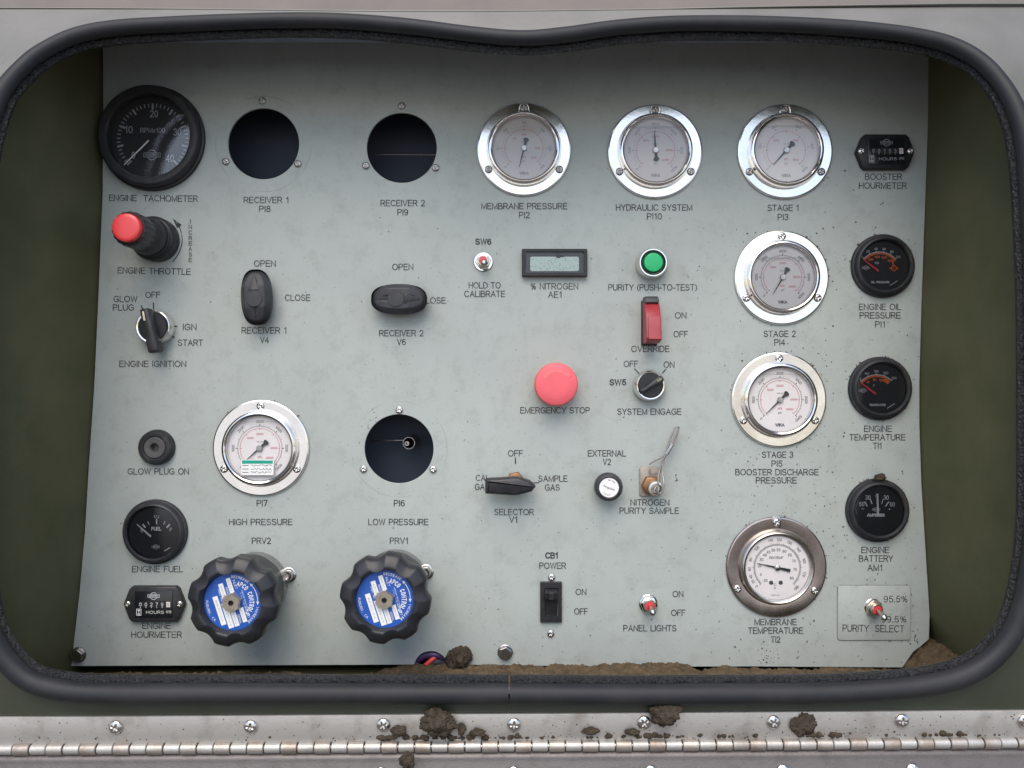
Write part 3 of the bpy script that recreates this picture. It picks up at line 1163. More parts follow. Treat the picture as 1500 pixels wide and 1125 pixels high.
# ------------------------------------------------------------------ what shows behind the holes
fit = thing('hose_fitting', 599, 649, 'open metal tube fitting seen inside the lower empty gauge hole', 'fitting', h=-0.02)
mb = MB()
mb.lathe([(9.3, -60), (9.3, 0), (9.0, 0.8), (8.4, 0.8), (8.1, 0), (8.1, -50)], 32)
mb.build('sleeve', SCREW_D, fit)
mb = MB()
mb.lathe([(3.6, -50), (3.6, -4), (3.2, -3.4), (2.4, -3.4), (2.2, -4), (2.2, -30), (0, -30)], 24, (-3.5, -1))
mb.build('nozzle', SCREW, fit)
mb = MB()
mb.tube([(-60, 2, -20), (-10, 3.2, -12)], 0.9, 8)
mb.build('rod', SCREW_D, fit)
bar = thing('brace_rod', 588, 226, 'thin grey metal rod crossing behind the second empty gauge hole', 'rod', h=-0.03)
mb = MB()
mb.tube([(-75, 0, 0), (75, -1.0, 0)], 0.9, 8)
mb.build('rod', SCREW_D, bar)

cable = thing('cable_bundle', 628, 972, 'purple sleeve and red wire poking out of the hole at the panel bottom edge', 'cable', h=0.0)
mb = MB()
mb.tube(catmull([(-24, -12, -14), (-17, 2, -9), (-2, 10.5, -6), (14, 9, -7), (24, -2, -12)], 8), 5.2, 12)
mb.build('sleeve', PURPLE, cable)
mb = MB()
mb.tube(catmull([(-12, -12, -2), (-5, -3, 0), (3, 4, -1), (10, 8, -6), (16, 9, -14)], 8), 3.4, 12)
mb.build('wire', REDWIRE, cable)
mb = MB()
mb.tube(catmull([(-4, -14, -8), (8, -2, -10), (20, -4, -12)], 8), 9, 12)
mb.build('hose', DUSTY, cable)

# ------------------------------------------------------------------ steel pressure gauges


def dial_needle(mb, ang, length, tail, hub, z, w0=2.6, w1=0.7, blob=True):
    a = R(ang)
    d = Vector((math.cos(a), math.sin(a)))
    mb.bar(d * hub * 0.5, d * length, w0, z, w1)
    e = -d
    nrm = Vector((-d.y, d.x))
    if blob:
        mb.flat([e * hub * 0.6 + nrm * 1.6, e * tail * 0.62 + nrm * 2.0, e * tail * 0.86 + nrm * 4.4, e * tail * 1.0 + nrm * 3.2,
                 e * tail * 1.04, e * tail * 1.0 - nrm * 3.2, e * tail * 0.86 - nrm * 4.4, e * tail * 0.62 - nrm * 2.0, e * hub * 0.6 - nrm * 1.6], z)
    else:
        mb.flat([e * hub * 0.6 + nrm * 1.6, e * tail + nrm * 2.4, e * tail - nrm * 2.4, e * hub * 0.6 - nrm * 1.6], z)


def steel_gauge(cx, cy, rad, label, majors, reds, needle, notch=False, level=None, steel=STEEL, faint=False, psi=True):
    gz = thing('pressure_gauge', cx, cy, label, 'pressure gauge', 'round stainless steel pressure gauges')
    k = rad / 69.5
    mb = MB(k)
    mb.lathe([(53, 0.3), (69.5, 0.3), (69.5, 2.4), (68.8, 3.6), (67.2, 4.2), (56, 3.8), (54.6, 3.2), (53.4, 3.0)], 96)
    mb.build('flange', steel, gz, sharp=12)
    mb = MB(k)
    mb.lathe([(54.2, 2.5), (53.6, 4.0), (52.2, 8.5), (52.4, 10.5), (53.0, 12.5), (52.6, 14.2), (51.2, 15.4), (49.4, 15.6), (48.0, 14.8), (47.2, 13.0), (46.6, 12.4), (46.4, 6)], 96)
    mb.build('bezel', STEEL_B, gz)
    mb = MB(k)
    mb.disc(46.4, 7.0, 72)
    dial = mb.build('dial', DIALW, gz, flat=True)
    # scales
    n = len(majors)
    sw = 270.0 / (n - 1)
    z = 7.35
    mb = MB(k)
    r1 = 31.5
    for i in range((n - 1) * 10 + 1):
        a = 225 - sw * i / 10
        L = 3.2 if i % 10 == 0 else (2.4 if i % 5 == 0 else 1.5)
        wd = 1.0 if i % 10 == 0 else 0.42
        c, s = math.cos(R(a)), math.sin(R(a))
        mb.bar((r1 * c, r1 * s), ((r1 + L) * c, (r1 + L) * s), wd, z)
    if not faint:
        mb.arc(r1, 225, -45, 0.35, z, n=70)
    for i, sx in enumerate(majors):
        a = 225 - sw * i
        rr = 38.4
        mb.text(sx, (rr * math.cos(R(a)), rr * math.sin(R(a))), 4.0, z, None, (a - 90) if -1 < a < 181 else (a - 90 if a < 0 else a - 90))
    mb.text('psi', (0, -18.5), 3.4, z)
    mb.text('WIKA', (0, -36.5), 4.6, z, 13.5, 0, 0.02)
    mb.text('316L AISI', (0, 9.5), 1.7, z)
    mb.build('black_scale', DIM_INK if faint else DIAL_INK, dial, flat=True, recalc=False)
    mb = MB(k)
    r2 = 28.5
    n2 = 42
    for i in range(n2 + 1):
        a = 225 - 270.0 * i / n2
        L = -2.4 if i % 7 == 0 else -1.3
        c, s = math.cos(R(a)), math.sin(R(a))
        mb.bar((r2 * c, r2 * s), ((r2 + L) * c, (r2 + L) * s), 0.9 if i % 7 == 0 else 0.4, z)
    mb.arc(r2, 225, -45, 0.4, z, n=70)
    for i, sx in enumerate(reds):
        a = 225 - 270.0 * (i + 1) / (len(reds) + 0.0)
        rr = 20.0
        mb.text(sx, (rr * math.cos(R(a)), rr * math.sin(R(a)) + 0.5), 3.0, z)
    mb.text('kPa', (0, -12.5), 3.4, z)
    mb.build('red_scale', PINK_INK if faint else RED_INK, dial, flat=True, recalc=False)
    mb = MB(k)
    dial_needle(mb, needle, 29, 15, 4.0, 9.4)
    mb.build('needle', BLACK, gz, flat=True)
    mb = MB(k)
    mb.lathe([(4.3, 8.6), (4.3, 10.2), (3.7, 10.8), (0, 10.8)], 24)
    mb.build('hub', SCREW_D, gz)
    if level is not None:
        half = math.sqrt(46 ** 2 - level ** 2) - 0.5
        mb = MB(k)
        mb.tube([(-half, level, 11.2), (-half * 0.5, level + 0.35, 11.2), (half * 0.5, level + 0.35, 11.2), (half, level, 11.2)], 0.35, 6)
        mb.build('liquid_level', DIM_INK, gz)
    mb = MB(k)
    mb.disc(46.9, 12.5, 72)
    mb.build('glass', GLASS, gz, flat=True)
    for a in (90, 210, 330):
        u, v = 60.5 * k * math.cos(R(a)), 60.5 * k * math.sin(R(a))
        share('screw', SCR_D if notch else SCR, gz, u, v, 3.4 * k, rnd.uniform(-40, 40), 1.0)
    if notch:
        mb = MB(k)
        mb.tube(catmull([(-7.4, 55.5, 3.2), (-7.2, 60, 3.6), (-5.2, 65, 3.8), (0, 67.2, 3.9), (5.2, 65, 3.8), (7.2, 60, 3.6), (7.4, 55.5, 3.2)], 6), 1.1, 8)
        mb.build('notch_rim', STEEL_B, gz)
    return gz


N6 = ['0', '1000', '2000', '3000', '4000', '5000', '6000']
RK = ['', '10000', '20000', '', '30000', '40000']
steel_gauge(767.5, 219.5, 68.5, 'steel gauge over the words MEMBRANE PRESSURE with needle hanging down', ['0', '50', '100', '150', '200', '250', '300'], ['', '500', '1000', '', '1500', '2000'], 256, True, None, STEEL, True)
steel_gauge(959, 222.5, 69, 'steel gauge over the words HYDRAULIC SYSTEM with needle pointing straight up', N6, RK, 94, True, 33, STEEL, True)
steel_gauge(1149, 222.5, 69.5, 'steel gauge over the caption STAGE 1 at the top of the gauge column', ['0', '200', '400', '600', '800', '1000'], ['', '2000', '', '4000', '', '6000'], 228, True, 34, STEEL, True)
steel_gauge(1144, 407, 69, 'steel gauge over the caption STAGE 2 with a wide bubble across its dial', N6, RK, 240, False, 27.5)
steel_gauge(1140, 585.5, 69.5, 'steel gauge over the caption STAGE 3 with mud on its rim', N6, RK, 225, False, 37)
pi7 = steel_gauge(383, 656, 70.5, 'steel gauge above HIGH PRESSURE with a green and white sticker on its glass', N6, RK, 222, False, 38)
mb = MB()
mb.prism([(-25.5, -38.5), (21.5, -38.5), (22, -16.5), (-25.5, -16)], 12.9, 13.2, 0, True)
st = mb.build('sticker', LABELW, pi7, flat=True)
mb = MB()
mb.flat([(-24, -21.8), (20.5, -21.8), (20.7, -17.3), (-24, -17)], 13.5)
mb.build('green_band', TEAL, st, flat=True)
mb = MB()
for (a, y) in ((-23.5, -24.5), (-23.5, -29.5), (-23.5, -34.5)):
    mb.bar((a, y), (a + 9, y), 0.8, 13.5)
    x = a + 12
    pv = (x, y)
    while x < 19:
        x += rnd.uniform(0.7, 1.6)
        q = (x, y + rnd.uniform(-1.7, 1.7))
        mb.bar(pv, q, 0.5, 13.5)
        pv = q
mb.build('handwriting', DIAL_INK, st, flat=True, recalc=False)

# membrane thermometer
tg = thing('thermometer_gauge', 1136.5, 830, 'browned steel dial thermometer over the words MEMBRANE TEMPERATURE', 'thermometer')
mb = MB()
mb.lathe([(55, 0.3), (73.5, 0.3), (73.5, 2.4), (72.6, 3.4), (71, 3.8), (57, 3.4), (55, 3.0)], 96)
mb.build('flange', STEEL_BR, tg, sharp=12)
mb = MB()
mb.lathe([(56, 2.5), (55.4, 5), (53.5, 9), (51.5, 11.5), (50.5, 12), (49, 11), (48.5, 9.5), (47, 9.0), (46.6, 6)], 96)
mb.build('bezel', mat('dull_bezel_steel', (0.55, 0.51, 0.48), 0.3, 1.0, var=0.2, scale=60, rvar=0.1), tg)
mb = MB()
mb.disc(46.8, 6.0, 72)
dial = mb.build('dial', DIALW, tg, flat=True)
mb = MB()
z = 6.35
for i in range(91):
    a = 225 - 3.0 * i
    c, s = math.cos(R(a)), math.sin(R(a))
    L = 3 if i % 5 == 0 else 1.6
    mb.bar((33.5 * c, 33.5 * s), ((33.5 + L) * c, (33.5 + L) * s), 0.5, z)
mb.arc(33.5, 225, -45, 0.5, z, n=70)
mb.arc(32.2, 225, -45, 0.35, z, n=70)
for sx, a in (('80', -36), ('75', -6), ('70', 21.5), ('65', 45), ('60', 66), ('55', 86), ('50', 103), ('45', 119.6), ('40', 134.6), ('30', 153), ('20', 174), ('0', 203), ('-20', 226)):
    mb.text(sx, (26.0 * math.cos(R(a)), 26.0 * math.sin(R(a))), 4.2, z)
for sx, a in (('0', 222), ('20', 210), ('40', 199), ('60', 183), ('80', 163), ('100', 137), ('110', 104), ('120', 86), ('130', 64), ('140', 40), ('160', 14), ('170', -14), ('180', -46)):
    mb.text(sx, (40.6 * math.cos(R(a)), 40.6 * math.sin(R(a))), 4.2, z, None, a - 90)
mb.text('REOTEMP', (-1.5, 14.5), 3.6, z, 20)
mb.text('°C', (-4, -25), 3.4, z)
mb.text('°F', (-4, -30.5), 3.4, z)
mb.text('MADE IN USA', (-3, -40), 1.6, z)
mb.disc(3.1, z, 24, (-9, -22)); mb.disc(3.1, z, 24, (5, -22))
mb.build('scale', DIAL_INK, dial, flat=True, recalc=False)
mb = MB()
dial_needle(mb, 167.5, 31, 19, 4.0, 8.0, 3.0, 0.7, False)
mb.build('needle', BLACK, tg, flat=True)
mb = MB()
mb.lathe([(4.0, 6.4), (4.0, 8.8), (3.4, 9.2), (0, 9.2)], 24)
mb.build('hub', SCREW, tg)
mb = MB()
mb.disc(47.5, 9.6, 72)
mb.build('glass', GLASS, tg, flat=True)
for a in (90, 209, 328):
    share('screw', SCR, tg, 65.5 * math.cos(R(a)), 65.5 * math.sin(R(a)), 3.2, rnd.uniform(-40, 40), 1.0)
mb = MB()
mb.prism(rrect(13, 17, 2, (0, 66)), 3.0, 3.9, 0.2)
mb.build('notch_rim', STEEL_BR, tg)

# ------------------------------------------------------------------ black dial gauges


def logo(mb, c, k, z, txt=True):
    """circle crossed by a name banner"""
    x, y = c
    mb.arc(5.2 * k, 20, 160, 0.7 * k, z, c, 16)
    mb.arc(5.2 * k, 200, 340, 0.7 * k, z, c, 16)
    for s in (-1, 1):
        mb.bar((x - 9 * k, y + s * 2.2 * k), (x + 9 * k, y + s * 2.2 * k), 0.55 * k, z)
        mb.bar((x + s * 9 * k, y - 2.2 * k), (x + s * 9 * k, y + 2.2 * k), 0.6 * k, z)
    mb.text('ISSPRO', c, 2.7 * k, z + 0.02, 15 * k, 0, 0.01)


def black_gauge(cx, cy, rad, face, label, name='dial_gauge', cat='dial gauge', group='small round black engine gauges', hb=13.0, m=DUSTY):
    gz = thing(name, cx, cy, label, cat, group)
    mb = MB()
    mb.lathe([(rad - 2, 0.3), (rad, 0.8), (rad, 3.6), (rad - 0.8, 5.2), (rad - 3.2, 5.8), (rad - 3.6, 7.5), (rad - 4.4, hb - 2), (rad - 6, hb - 0.4), (rad - 8, hb), (face + 1.2, hb - 1.5), (face, hb - 3.5), (face, 4)], 80)
    mb.build('bezel', m, gz)
    mb = MB()
    mb.disc(face + 0.2, 5.0, 64)
    dial = mb.build('dial', DIALB, gz, flat=True)
    mb = MB()
    mb.disc(face + 0.3, hb - 3.6, 64)
    mb.build('glass', GLASS_B, gz, flat=True)
    return gz, dial


Z = 5.35
# tachometer
tx, ty = 224.5, 203.5
gz, dial = black_gauge(tx, ty, 77, 60, 'big black tachometer in the top corner with dial marked 0 to 40', 'tachometer', 'tachometer', None, 20, BLACK)
ox, oy = 1.5, -2.5
mb = MB()
for i in range(41):
    a = 225 - 270 * i / 40
    c, s = math.cos(R(a)), math.sin(R(a))
    mj = i % 5 == 0
    mb.bar((ox + 52.5 * c, oy + 52.5 * s), (ox + (43.5 if mj else 47) * c, oy + (43.5 if mj else 47) * s), 2.8 if mj else 1.3, Z)
for sx, x, y in (('0', 198, 229), ('10', 191, 191.5), ('20', 228, 168.5), ('30', 262, 195), ('40', 251, 233.5)):
    mb.text(sx, (x - tx, ty - y), 10.5, Z, 5.5 if sx == '0' else 12)
mb.text('RPMx100', (226 - tx, ty - 192.5), 7.2, Z, 36)
logo(mb, (225 - tx, ty - 228.5), 1.35, Z)
mb.build('scale', DIM_INK, dial, flat=True, recalc=False)
mb = MB()
mb.bar((222 - tx, ty - 208.5), (186 - tx, ty - 244), 2.3, 9.0, 1.3)
mb.build('needle', WHITE_INK, gz, flat=True)

# oil pressure and temperature: same look
for (cx, cy, lab, nums, words, lg) in (
        (1292, 390, 'black oil pressure gauge with red needle and orange scale, above ENGINE OIL PRESSURE', ['0', '20', '40', '60', '80', '100'], 'OIL PRESSURE', True),
        (1288, 569, 'black gauge with red needle over the words ENGINE TEMPERATURE', ['100', '140', '180', '220', '260'], 'TEMPERATURE', False)):
    gz, dial = black_gauge(cx, cy, 46.5, 36, lab)
    c = (-6, -11.5)
    mb = MB()
    mb.arc(31.5, 42 if lg else 47, 136, 1.1, Z, c, 30)
    n = len(nums)
    for i, sx in enumerate(nums):
        a = 136 - ((136 - (42 if lg else 47)) * i / (n - 1))
        q = (c[0] + 36.5 * math.cos(R(a)), c[1] + 36.5 * math.sin(R(a)))
        mb.text(sx, q, 3.6, Z, None, 0)
        mb.bar((c[0] + 31 * math.cos(R(a)), c[1] + 31 * math.sin(R(a))), (c[0] + 33.5 * math.cos(R(a)), c[1] + 33.5 * math.sin(R(a))), 0.9, Z)
    mb.text('PSI' if lg else 'F', (-10, 4), 3.2, Z)
    mb.text(words, (-5, -24), 3.2, Z, 27 if lg else 24, 0, 0.01)
    mb.bar((9, -29), (20, -22), 0.9, Z)
    logo(mb, (-26, -3), 0.62, Z)
    mb.build('white_scale', WHITE_INK, dial, flat=True, recalc=False)
    mb = MB()
    mb.arc(29.4, 38 if lg else 50, 136, 2.2, Z, c, 30)
    for i in range(4 if lg else 3):
        a = 122 - i * 24
        mb.text(str(200 * (i + 1)) if lg else str(40 * (i + 1)), (c[0] + 24.5 * math.cos(R(a)), c[1] + 24.5 * math.sin(R(a))), 3.6, Z, None, 0, 0.02)
    if lg:
        mb.arc(3.6, 0, 360, 1.5, Z, (15, -3.6), 24)
        mb.bar((8.5, -3.6), (11, -3.6), 2.2, Z)
        mb.bar((19, -3.6), (21.5, -3.6), 2.2, Z)
        mb.bar((13, 8), (14, 1), 2.4, Z)
        mb.flat([(14.2, -5), (15.8, -5), (15, -1.6)], Z)
    else:
        mb.arc(26, 48, 66, 4.5, Z, c, 10)
    mb.build('orange_scale', ORANGE_INK, dial, flat=True, recalc=False)
    mb = MB()
    mb.bar((-8.5, -8), (-31, 9), 3.4, 7.6, 1.6)
    mb.build('needle', RED_NEEDLE, gz, flat=True)

# ammeter
cx, cy = 1284, 747
gz, dial = black_gauge(cx, cy, 46.5, 36, 'black ammeter marked AMPERES with upright white needle')
mb = MB()
for sx, x, y in (('60', 1260, 737.5), ('30', 1269, 728), ('0', 1282, 726), ('30', 1295.5, 728), ('60', 1304.5, 738)):
    mb.text(sx, (x - cx, cy - y), 6.6, Z, 3.6 if sx == '0' else 7.6)
for a, b, q in (((1264.5, 733.5), (1268, 741), 1.6), ((1272.5, 730.5), (1275, 737.5), 1.5), ((1282, 730), (1282, 738), 1.6), ((1291, 730.5), (1289, 737.5), 1.0), ((1299.5, 734), (1294.5, 741), 1.6)):
    mb.bar((a[0] - cx, cy - a[1]), (b[0] - cx, cy - b[1]), q, Z)
mb.text('AMPERES', (1280.5 - cx, cy - 753.7), 4.6, Z, 26, 0, 0.03)
mb.text('-', (1261.5 - cx, cy - 744), 5, Z, 4)
mb.text('+', (1300.5 - cx, cy - 745), 5, Z, 4)
logo(mb, (1281 - cx, cy - 745.5), 0.62, Z)
mb.build('scale', WHITE_INK, dial, flat=True, recalc=False)
mb = MB()
mb.bar((1282.6 - cx, cy - 755), (1282 - cx, cy - 722), 3.4, 7.6, 2.0)
mb.build('needle', WHITE_INK, gz, flat=True)

# fuel
cx, cy = 228.5, 778.5
gz, dial = black_gauge(cx, cy, 47.5, 37.5, 'black fuel gauge marked FUEL with white needle near empty', hb=14, m=BLACK_S)
mb = MB()
mb.text('1/2', (231.7 - cx, cy - 756), 4.2, Z, 8.5)
mb.text('FUEL', (231.5 - cx, cy - 773.5), 5.6, Z, 15, 0, 0.02)
mb.text('E', (210.5 - cx, cy - 776), 5, Z)
mb.text('F', (252.5 - cx, cy - 775), 5.4, Z)
for a, b, q in (((219, 763), (221, 768), 1.2), ((231.8, 759), (231.8, 767), 1.8), ((244, 762.5), (242, 767.5), 1.2), ((251, 767), (246.5, 772), 2.6), ((211.5, 767), (215.5, 772), 2.6), ((243, 806), (251.5, 801), 1.4)):
    mb.bar((a[0] - cx, cy - a[1]), (b[0] - cx, cy - b[1]), q, Z)
logo(mb, (230.5 - cx, cy - 800), 0.62, Z)
mb.build('scale', WHITE_INK, dial, flat=True, recalc=False)
mb = MB()
mb.bar((224.5 - cx, cy - 784.5), (204 - cx, cy - 766.5), 3.0, 7.6, 1.2)
mb.build('needle', WHITE_INK, gz, flat=True)

# ------------------------------------------------------------------ hour meters


def hourmeter(cx, cy, wd, ht, label, digits, ink, m):
    hm = thing('hour_meter', cx, cy, label, 'hour meter', 'black hour meters')
    a, b = wd / 2, ht / 2
    poly = [(-a, 0)] + [(-a + 1.5, -4), (-a + 8.5, -b + 4), (-a + 13, -b), (a - 13, -b), (a - 8.5, -b + 4), (a - 1.5, -4), (a, 0), (a - 1.5, 4), (a - 8.5, b - 4), (a - 13, b), (-a + 13, b), (-a + 8.5, b - 4), (-a + 1.5, 4)]
    mb = MB()
    mb.prism(poly, 0.3, 9, 2.0)
    mb.build('housing', m, hm)
    mb = MB()
    mb.prism(rrect(wd * 0.62, ht * 0.74, 1.5, (0.5, 0)), 8.5, 9.6, 0.5)
    fc = mb.build('face', BLACK_G, hm)
    mb = MB()
    mb.flat([(-22, -4), (25, -4), (25, 4.8), (-22, 4.8)], 9.9)
    win = mb.build('counter_window', DARK, hm, flat=True)
    mb = MB()
    for i, ch in enumerate(digits):
        mb.text(ch, (-18.5 + 7.9 * i, 0.4), 5.4, 10.2, 3.4)
        mb.bar((-18.5 + 7.9 * i, -4.6), (-18.5 + 7.9 * i, -3.4), 1.0, 10.2)
    mb.build('digits', ink, win, flat=True, recalc=False)
    mb = MB()
    mb.flat([(19, -3.6), (24.5, -3.6), (24.5, 4.2), (19, 4.2)], 10.2)
    mb.build('tenths_wheel', LABELW, win, flat=True)
    mb = MB()
    mb.text('5', (21.8, 0.4), 5.2, 10.4, 3.2)
    mb.build('tenths_digit', REDG, win, flat=True, recalc=False)
    mb = MB()
    logo(mb, (0.5, 12.5), 0.95, 9.9)
    mb.text('HOURS', (2.5, -11), 4.4, 9.9, 26)
    mb.text('1/10', (22, -10.5), 4.0, 9.9, 8)
    x, y = -21, -11
    for s in (-1, 1):
        mb.bar((x + s * 3.2, y - 4.6), (x + s * 3.2, y + 4.6), 0.9, 9.9)
        mb.bar((x - 3.6, y + s * 4.6), (x + 3.6, y + s * 4.6), 0.9, 9.9)
    mb.flat([(x - 2.2, y + 3.4), (x + 2.2, y + 3.4), (x, y)], 9.9)
    mb.flat([(x - 2.2, y - 3.4), (x, y), (x + 2.2, y - 3.4)], 9.9)
    mb.build('lettering', ink, fc, flat=True, recalc=False)
    for s in (-1, 1):
        share('screw', SCR, hm, s * (a - 6.8), 0.5, 8.6, rnd.uniform(-40, 40), 1.0, 0.85)
    return hm


hourmeter(1293.5, 224.5, 85, 51, 'black hour meter under the top corner shadow, captioned BOOSTER HOURMETER', '00153', DIM_INK, BLACK)
hourmeter(229, 883, 89, 52, 'black hour meter between the fuel gauge and the caption ENGINE HOURMETER', '00279', WHITE_INK, BLACK_S)

# ------------------------------------------------------------------ engine throttle
bx, by = base(184, 333, 98)
th = thing('throttle_knob', bx, by, 'black throttle knob with a red push button in its end', 'knob')
mb = MB()
mb.lathe([(32, 0.3), (32, 18), (31, 21), (29, 22.5), (27, 23), (26.5, 40), (25, 48), (22.5, 52), (22, 60)], 64)
mb.build('collar', BLACK, th)
mb = MB()
mb.lathe([(27.6, 26), (28.4, 27), (28.4, 30), (27.6, 31)], 64)
mb.build('collar_ring', BLACK_S, th)
mb = MB()
kn = lambda a, r, z: 1 + (0.055 * (abs(math.sin(9 * a)) - 0.5) if r > 20 else 0)
mb.lathe([(21, 56), (23.2, 60), (23.6, 64), (23.6, 86), (22.4, 90), (20.8, 91), (19.8, 90), (19.6, 80)], 144, mod=kn)
mb.build('knurled_grip', BLACK_S, th, sharp=50)
mb = MB()
mb.lathe([(19.4, 80), (19.4, 95), (18.6, 97.6), (17, 98.6), (14, 99), (0, 99.2)], 64)
mb.build('push_button', REDP, th)

# ------------------------------------------------------------------ ignition selector
bx, by = base(218, 478, 28)
ig = thing('ignition_switch', bx + 1, by, 'black ignition switch in a bright silver collar, turned to GLOW PLUG', 'switch')
mb = MB()
mb.lathe([(25.5, 0.3), (25.5, 10), (24.6, 17), (24.2, 18.5), (23.2, 19), (21.2, 18.6), (21, 15)], 64)
mb.build('collar', STEEL_B, ig)
mb = MB()
mb.lathe([(21.2, 12), (21, 17.5), (20, 19), (0, 19)], 56)
mb.build('core', BLACK, ig)
mb = MB()
hp = [(-7.6, 24), (-5.6, 26), (3.6, 25.5), (5.4, 23), (9.0, -34), (7.4, -38), (-5.6, -38), (-7.4, -35)]
ca, sa = math.cos(R(11)), math.sin(R(11))
hp = [(x * ca - y * sa, x * sa + y * ca) for x, y in hp]
mb.prism(hp, 18.5, 34, 2.5)
mb.build('lever', BLACK_S, ig)
mb = MB()
q = [(-3.1, 8), (-0.4, 8), (-0.2, 20.5), (-1.4, 22), (-2.8, 21)]
q = [(x * ca - y * sa - 1.0, x * sa + y * ca) for x, y in q]
mb.prism(q, 33.8, 34.7, 0.2)
mb.build('marker', CREAM, ig)

# ------------------------------------------------------------------ receiver valve handles


def valve_handle(x, y, rot, label):
    bx, by = base(x, y, 26)
    vh = thing('valve_handle', bx, by, label, 'valve handle', 'black oval valve handles')
    mb = MB()
    mb.prism(hexagon(15.5, R(15), (3, 0)), 0.3, 7, 1.2)
    mb.build('nut', STEEL_B, vh)
    mb = MB()
    mb.lathe([(9, 5), (9, 17)], 24)
    mb.build('stem', SCREW_D, vh)
    # boat shaped grip: long axis along +v before turning
    prof = []
    for i in range(48):
        a = 2 * math.pi * i / 48
        c, s = math.cos(a), math.sin(a)
        u = 21.8 * (abs(c) ** 0.72) * (1 if c > 0 else -1)
        v = 40.0 * (abs(s) ** 0.86) * (1 if s > 0 else -1)
        prof.append((u, v))
    vs, fs = [], []
    lv = [(0.90, 12), (0.98, 15), (1.0, 17), (1.0, 24), (0.97, 26), (0.70, 32.6), (0.62, 33.4), (0.3, 33.8)]
    for kx, z in lv:
        for u, v in prof:
            ky = 1 - (1 - kx) * 0.45
            zz = z - (max(0.0, abs(v * ky) - 15) * 0.34 if z > 25 else 0)
            vs.append((u * kx, v * ky, zz))
    n = 48
    for k in range(len(lv) - 1):
        for i in range(n):
            j = (i + 1) % n
            fs.append((k * n + i, k * n + j, (k + 1) * n + j, (k + 1) * n + i))
    o0 = (len(lv) - 1) * n
    vs.append((0, 0, 33.9))
    for i in range(n):
        fs.append((o0 + i, o0 + (i + 1) % n, len(vs) - 1))
    ca, sa = math.cos(R(rot)), math.sin(R(rot))
    T = lambda p: (p[0] * ca - p[1] * sa, p[0] * sa + p[1] * ca, p[2])
    mb = MB()
    mb.add([T(p) for p in vs], fs)
    mb.build('grip', GRIP, vh, sharp=16)
    # raised boss and arrow on the grip
    mb = MB()
    t = MB()
    t.lathe([(12.0, 31), (12.0, 34.0), (11.4, 34.6), (0, 34.7)], 40, (0, -3))
    mb.add([T(p) for p in t.v], t.f)
    mb.build('boss', GRIP, vh)
    mb = MB()
    t = MB()
    t.prism([(-7.5, 9), (7.5, 9), (1.0, 31), (-1.0, 31)], 0, 0.9, 0.4)
    mb.add([T((p[0], p[1], p[2] + 33.9 - max(0.0, p[1] - 15) * 0.34)) for p in t.v], t.f)
    mb.build('arrow', GRIP, vh)
    mb = MB()
    t = MB()
    t.bar((0, -16), (0, -34), 0.9, 0)
    mb.add([T((p[0], p[1], 34.1 - max(0.0, abs(p[1]) - 15) * 0.34)) for p in t.v], t.f)
    mb.build('groove', DARK, vh)
    return vh


valve_handle(374.5, 435, 2, 'black oval valve handle turned upright to OPEN')
valve_handle(584, 438, -90, 'black oval valve handle turned sideways over the word CLOSE')

# ------------------------------------------------------------------ toggles


def toggle(x, y, tip, label, wash=14, nutr=10.5, hn=7, bh=14, tl=34, m_n=STEEL_B):
    """tip: pixel of the ball end; tl: its height above the panel"""
    tgz = thing('toggle_switch', x, y, label, 'toggle switch', 'small toggle switches')
    mb = MB()
    mb.lathe([(wash * 0.5, 0.3), (wash, 0.3), (wash, 1.6), (wash - 0.7, 2.2), (wash * 0.5, 2.2)], 40)
    mb.build('washer', STEEL_B, tgz)
    mb = MB()
    mb.prism(hexagon(nutr * 1.14, R(rnd.uniform(0, 60))), 2.0, hn, 1.2)
    mb.build('nut', m_n, tgz)
    mb = MB()
    mb.lathe([(nutr * 0.78, 5), (nutr * 0.78, bh - 1), (nutr * 0.7, bh), (nutr * 0.58, bh), (nutr * 0.55, bh - 1.5)], 32)
    mb.build('bushing', NUT, tgz)
    mb = MB()
    mb.lathe([(nutr * 0.6, bh - 2), (nutr * 0.56, bh - 0.6), (nutr * 0.2, bh - 0.2), (0, bh - 0.2)], 32)
    mb.build('red_boot', REDP, tgz)
    ex, ey = base(tip[0], tip[1], tl)
    e = Vector((ex - x, y - ey, tl))
    b = Vector((0, 0, bh - 2))
    mb = MB()
    pts = [b.lerp(e, i / 10) for i in range(11)]
    rr = [2.6, 2.7, 2.8, 3.0, 3.2, 3.5, 3.9, 4.6, 5.1, 4.8, 3.2]
    mb.tube(pts, 3, 14, False, True, lambda i, p: rr[i])
    d = (e - b).normalized()
    # rounded end
    mb.tube([e, e + d * 1.2, e + d * 1.9], 3, 14, False, True, lambda i, p: (3.2, 2.2, 0.5)[i])
    mb.build('bat_lever', SCREW_D, tgz, sharp=60)
    return tgz


toggle(708, 383.5, (709.5, 386), 'toggle switch with red boot, captioned SW6 HOLD TO CALIBRATE', 14.2, 10.5, 7, 13, 30)
toggle(949.5, 884, (957, 899), 'toggle switch with red boot above the words PANEL LIGHTS', 13.5, 11.5, 8, 14, 32)

